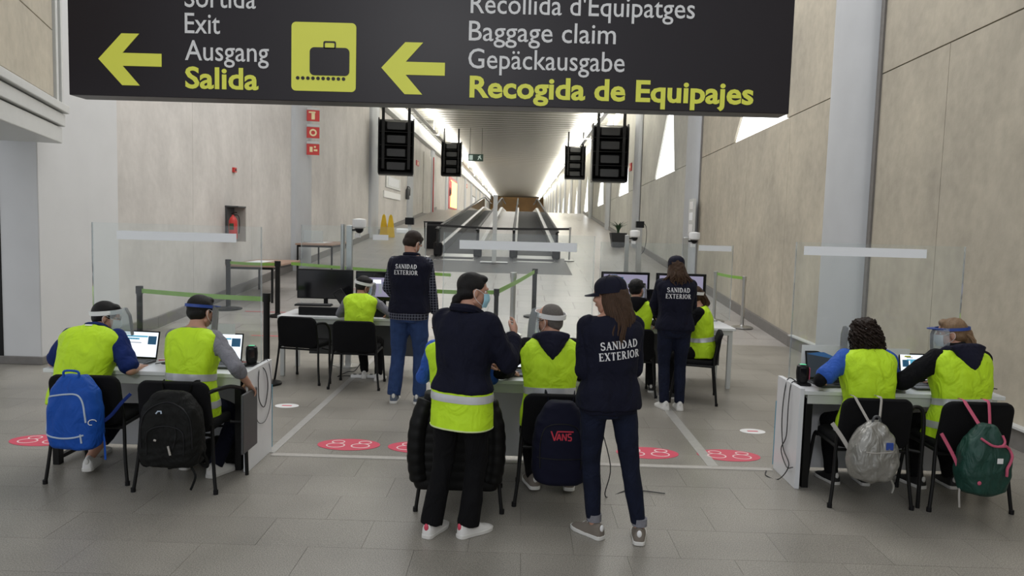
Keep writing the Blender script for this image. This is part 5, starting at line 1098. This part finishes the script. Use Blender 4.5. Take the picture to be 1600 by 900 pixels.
MB().tube([(-.13, .02, .10), (-.17, .04, .22), (-.25, .08, .38)], .012, 8, 5, flat=.25, up=(0, 1, 0)).build('loose_strap', 'pink', t); MB().tube([(-.13, .02, .12), (-.15, .0, .0), (-.14, .0, -.1)], .007, 6, 4).build('strap_end', 'stain', t)
# quilted coat draped over a chair back
t = thing('puffer_coat', 'black quilted coat draped over the chair behind the standing woman in black', 'coat', (-.37, 4.86, .17))
R = []
for k in range(61):
    u = k/60; q = .5+.5*abs(math.sin(u*math.pi*10)); z = u*.62; a = .265-.05*u**2+.007*q+.015*math.sin(u*7); b = .075-.01*u+.007*q; R.append([(px*(1+.04*math.sin(z*9)), py+.05*max(0, u-.85)/.15, z) for px, py in rrect(0, 0, 2*a, 2*b, .055, 6)])
MB().rings(R).build('quilted_body', 'puffer', t, ang=180)
for s in (-1, 1):
    P = [(s*.20, -.02, .58), (s*.25, -.05, .42), (s*.26, -.06, .22), (s*.24, -.05, .06)]; n = 40; MB().tube(P, [.058+.005*abs(math.sin(i/n*math.pi*8)) for i in range(n+1)], 14, 13).build('sleeve', 'puffer', t, ang=180)
MB().tube([(-.17, .06, .60), (0, .10, .63), (.17, .06, .60)], .045, 12, 5).build('collar', 'puffer', t)
# ------------------------------------------------------------ the people
def seat_hands(l, r): return (l, r)
# 1 left counter, white headband
g = Fig('seated man in blue polo and yellow vest with white headband, blue backpack behind him', (-3.17, 5.38, 0), -6, .97, 1.14, lean=(12, 40), seated=True, hands=((-.22, .42, .78), (.27, .34, .74)), elbows=((-.8, -.6, -.5), (.6, -.7, -.6)), feet=((-.14, .36), (.06, .02, .03)), head=(-58, 14, 0), footyaw=(4, 20))
g.body((.5, .6)); g.trousers('navy', to=.62); g.top('bluepolo', sleeve=.46, name='polo_shirt', soff=.012, collar=.05); g.vest(a0=-.06, bands=(.12,), sh=.03, off=.026); g.shoes('shoew'); g.hair('short', 'hair_black', seed=2); g.face_shield('whitep', 18); g.glasses(); g.face_mask('maskw')
m = MB(); c, u, r, f = g.fr(.535*g.s); m.tube([c+r*x-f*y+u*z for x, y, z in ((-.075, -.03, .03), (-.06, .06, .015), (0, .085, .01), (.06, .06, .015), (.075, -.03, .03))], .018, 8, 5, flat=.5); m.build('collar', 'bluepolo', g.root)
g.hug([[(-.03, -.008), (.03, -.008), (.03, .008), (-.03, .008)]], .515, 'neck_label', 'whitep')
# 2
g = Fig('seated man in grey sleeves and yellow vest with blue headband, arm hanging by the chair', (-2.34, 5.34, 0), -8, 1.0, .98, lean=(2, 17), seated=True, hands=((-.18, .46, .78), (.36, .17, .68)), elbows=((-.6, -1, -.2), (.6, -1.0, .1)), feet=((-.16, .22), (.14, .10)), head=(-16, 10, 0), footyaw=(5, -12), skin='skin')
g.body((.5, .75), palm=((0, 0, -1), (-.3, 0, -1))); g.trousers('navy'); g.top('greyk', sleeve=.60, name='t_shirt'); g.vest(a0=-.13, bands=(.19, -.0), sh=.012, flare=.02); g.shoes('shoew'); g.hair('short', 'hair_black', seed=3); g.face_shield('bluef', 2, True); g.face_mask('maskw')
# 3 far left desk
g = Fig('seated helper with dark cap, white band and blue mask at the far left desk', (-1.83, 8.64, 0), -6, .92, .98, lean=(4, 24), seated=True, hands=((-.2, .42, .78), (.24, .40, .78)), elbows=((-.8, -.6, -.4), (1, -.5, -.4)), feet=((-.05, .42), (.16, .30)), head=(-38, 18, 12), skin='skin2')
g.body(); g.trousers('blacktr'); g.top('greyk', name='shirt'); g.vest(a0=-.10, bands=(), sh=.03, flare=.02); g.shoes('shoew'); g.hair('short', 'hair_black', seed=4); g.face_shield('whitep', 10, r=1.06); g.face_mask('mask')
# 4 man in jeans
g = Fig('standing man in navy lettered vest, checked shirt and blue jeans', (-1.13, 7.84, 0), -7, 1.065, 1.0, lean=(1, 8), hands=((-.20, .32, 1.05), (.25, .14, .90)), elbows=((-.8, -1, -.3), (.8, -1, -.1)), feet=((-.15, .0), (.12, .02)), head=(-28, 34, 4), headfwd=.03, footyaw=(12, -10))
g.browmat = 'hair_dark'; g.body((.5, .6), palm=((0, 0, -1), (-1, .3, 0))); g.trousers('denim', off=.022, amp=.011, name='jeans', cuff=.006); g.top('plaid', off=.028, sleeve=.94, name='checked_shirt', a0=-.085, soff=-.014, amp=.006); g.vest('navy', a0=-.02, bands=(), sh=.02, off=.038, flare=.004); sanidad(g, .395, -.005); g.shoes('shoet'); g.hair('short', 'hair_dark', seed=5); g.face_mask('maskw')
m = MB(); c, u, r, f = g.fr(.53*g.s); m.tube([c+r*x-f*y+u*z for x, y, z in ((-.07, -.04, .02), (-.055, .045, .02), (0, .07, .02), (.055, .045, .02), (.07, -.04, .02))], .022, 8, 5); m.build('collar', 'navy', g.root)
# 5 standing woman in black, blue mask
g = Fig('standing woman in black jacket with blue mask, yellow vest hem showing, white shoes', (-.315, 4.47, 0), -26, .945, .99, lean=(1, 5), hands=((-.03, .30, 1.02), (.185, .30, 1.225)), elbows=((-.45, -.5, -1), (.35, -.2, -1)), feet=((-.155, -.07), (.045, .03)), head=(-40, 8, 0), footyaw=(4, -22), hipw=1.05, headfwd=.055)
g.body((.5, .55), palm=((0, 0, -1), (-1, 0, 0)), male=False); g.trousers('blacktr', off=.014, amp=.010, cuff=.020, knee=1.12, top=.0); g.top('navy', off=.022, a0=.035, sleeve=.95, name='jacket', amp=.010, flare=.014, soff=.008); 
mb = MB(); g.torso(mb, .020, -.20, .05, .006, skirt=True); g.cloth('vest_hem', 'hiviz', mb, .0115, .006, .6, 4); g.vb = BVHTree.FromPolygons([tuple(c) for c in g.last[0]], g.last[1]); g.vo = g.root.children[-1]; g.band(.004, .045); g.band(-.190, .010, 'piping', 'hem_piping')
g.shoes('shoew', tongue='sticker'); g.hair('bun', 'hair_black', seed=6); g.face_mask('mask')
m = MB(); c, u, r, f = g.fr(.525*g.s); m.tube([c+r*x-f*y+u*z for x, y, z in ((-.075, -.05, .0), (-.065, .045, .03), (0, .08, .035), (.065, .045, .03), (.075, -.05, .0))], .026, 8, 5); m.build('collar', 'navy', g.root)
# 6 centre seated man
g = Fig('seated man with cropped grey hair, white headband and navy hood over a yellow vest', (.25, 5.32, 0), 4, 1.02, 1.05, lean=(2, 16), seated=True, hands=((-.26, .40, .78), (.22, .40, .78)), elbows=((-.9, -.6, -.4), (.9, -.6, -.4)), feet=((-.10, .02, .02), (.16, .0, .02)), head=(46, 6, -4))
g.browmat = 'hair_grey'; g.body(); g.trousers('blacktr'); g.top('blacksw', name='jacket', soff=.006); g.vest(a0=-.08, bands=(.17,), sh=.012); g.hood('navy2', 1.0); g.shoes('shoeg'); g.hair('crop', 'hair_grey', seed=7); g.face_shield('whitep', 12); g.face_mask('maskw'); g.glasses()
# 7 helper behind the woman in black
g = Fig('seated helper in yellow vest almost hidden behind the standing woman in black', (-.42, 5.32, 0), 0, .95, 1.10, lean=(3, 16), seated=True, hands=((-.24, .40, .78), (.2, .42, .78)), elbows=((-.3, -1, -.6), (.4, -1, -.5)), feet=((-.10, .30), (.14, .30)), head=(0, 10, 0))
g.body(); g.trousers('blacktr'); g.top('bluesw', sleeve=.55, name='shirt'); g.vest(a0=-.08, bands=(.10,), sh=.03, flare=.02); g.shoes('shoew'); g.hair('short', 'hair_dark', seed=8)
# 8 near standing woman with cap
g = Fig('standing woman near the camera in navy cap and lettered dark vest, long brown hair', (.565, 4.49, 0), 14, .945, .93, lean=(0, 4), hands=((-.08, .24, 1.00), (.10, .25, .98)), elbows=((-.35, -1, -.6), (.35, -1, -.6)), feet=((-.045, .05), (.205, -.07)), head=(46, 8, 0), footyaw=(26, -22), hipw=1.06)
g.body(male=False); g.trousers('darkdenim', off=.008, to=.93, cuff=.0, amp=.006, name='jeans', top=.10); g.top('navy', off=.018, a0=-.08, sleeve=.95, name='sweater', soff=.004); g.vest('navy', a0=-.05, bands=(), off=.032, sh=.02, flare=.006); sanidad(g, .335, .010, .047, 6); g.shoes('shoeg', tongue='whitep')
for k in (0, 1): m = MB(); m.frust(g.an[k]+V((0, 0, .02)), g.an[k]+V((0, 0, .065)), .046, .046); m.build('turned_up_cuff', 'greyk', g.root)
g.hair('long', 'hair_brown', 210, .30, 9); g.cap()
# 9 far standing woman with cap
g = Fig('standing woman at the far right desk in navy cap and lettered vest, white shoes', (1.66, 7.90, 0), 0, .955, 1.0, lean=(1, 6), hands=((-.12, .34, .95), (.14, .34, .95)), elbows=((-1, -.8, -.3), (1, -.8, -.3)), feet=((-.075, .0), (.085, .0)), head=(4, 12, 0), footyaw=(14, -3), hipw=1.04)
g.body(male=False); g.trousers('darkdenim', off=.014, amp=.007, name='jeans', top=.08); g.top('navy', off=.016, a0=-.06, name='sweater'); g.vest('navy', a0=-.03, bands=(), off=.03, sh=.02, flare=.008); sanidad(g, .375, 0, .048); g.shoes('shoew'); g.hair('long', 'hair_brown', 80, .18, 10); g.cap()
# 10 far right, dark hair
g = Fig('seated helper with dark hair and visor left of the far capped woman', (1.36, 8.62, 0), -8, .98, 1.0, lean=(2, 8), seated=True, hands=((-.2, .42, .78), (.22, .40, .78)), elbows=((-.8, -.6, -.4), (.8, -.6, -.4)), feet=((-.1, .3), (.22, .16)), head=(-26, 4, 0))
g.body(); g.trousers('blacktr'); g.top('blacksw', name='jacket', soff=.004); g.vest(a0=-.08, bands=(.17,), sh=.008); g.hood('blacksw', .9); g.shoes('shoeb'); g.hair('short', 'hair_black', seed=11); g.face_shield('blackp', 8, r=1.03); g.face_mask('maskw')
# 11 far right, sideways
g = Fig('seated helper with white headband facing left at the end of the far right desk', (2.10, 8.43, 0), 74, .93, 1.0, lean=(4, 14), seated=True, hands=((-.1, .44, .80), (.16, .42, .80)), elbows=((-.6, -1, -.4), (.7, -.8, -.4)), feet=((-.1, .28), (.12, .26)), head=(4, 10, 0))
g.browmat = 'hair_brown'; g.body(male=False); g.trousers('blacktr'); g.top('blacksw', name='jacket', soff=.010); g.vest(a0=-.08, bands=(.14,), sh=.004, off=.026); g.shoes('shoeb'); g.hair('pony', 'hair_brown', 30, .1, 12); g.face_shield('whitep', 14); g.face_mask('maskw')
# 12 right counter, curly hair
g = Fig('seated woman with dark curly hair and yellow vest at the right counter', (2.57, 5.40, 0), 4, .95, 1.03, lean=(6, 22), seated=True, hands=((-.27, .24, .80), (.16, .42, .79)), elbows=((-1, -.5, -.6), (.8, -.6, -.4)), feet=((-.1, .30), (.14, .28)), head=(22, 10, 0))
g.body(male=False); g.trousers('blacktr'); g.top('blacksw', off=.009, name='undershirt'); g.top('bluesw', off=.015, sleeve=.42, name='t_shirt', soff=.008); g.vest(a0=-.13, bands=(), sh=.014, off=.028, flare=.03); g.band(-.09, .03); g.shoes('shoeb'); g.hair('curly', 'hair_dark', 330, .1, 13); g.face_shield('whitep', 6, r=.9); g.face_mask('maskw')
# 13 right counter, ponytail
g = Fig('seated woman with dark blond ponytail, blue visor and navy hood over yellow vest', (3.24, 5.40, 0), 8, .985, 1.08, lean=(5, 20), seated=True, hands=((-.28, .34, .79), (.12, .44, .79)), elbows=((-1, -.6, -.3), (.8, -.6, -.4)), feet=((-.12, .28), (.14, .26)), head=(56, 6, 0))
g.browmat = 'hair_brown'; g.body(male=False); g.trousers('blacktr'); g.top('blacksw', off=.02, name='hoodie', soff=.008, collar=.06); g.vest(a0=-.13, bands=(.16, -.0), sh=.016, off=.034, flare=.04); g.hood('navy2', 1.12); g.shoes('shoeb'); g.hair('pony', 'hair_blond', 110, .1, 14); g.face_shield('bluef', 0, True); g.face_mask('maskw')
bpy.data.scenes.remove(TMP)
for m_ in list(M): pass
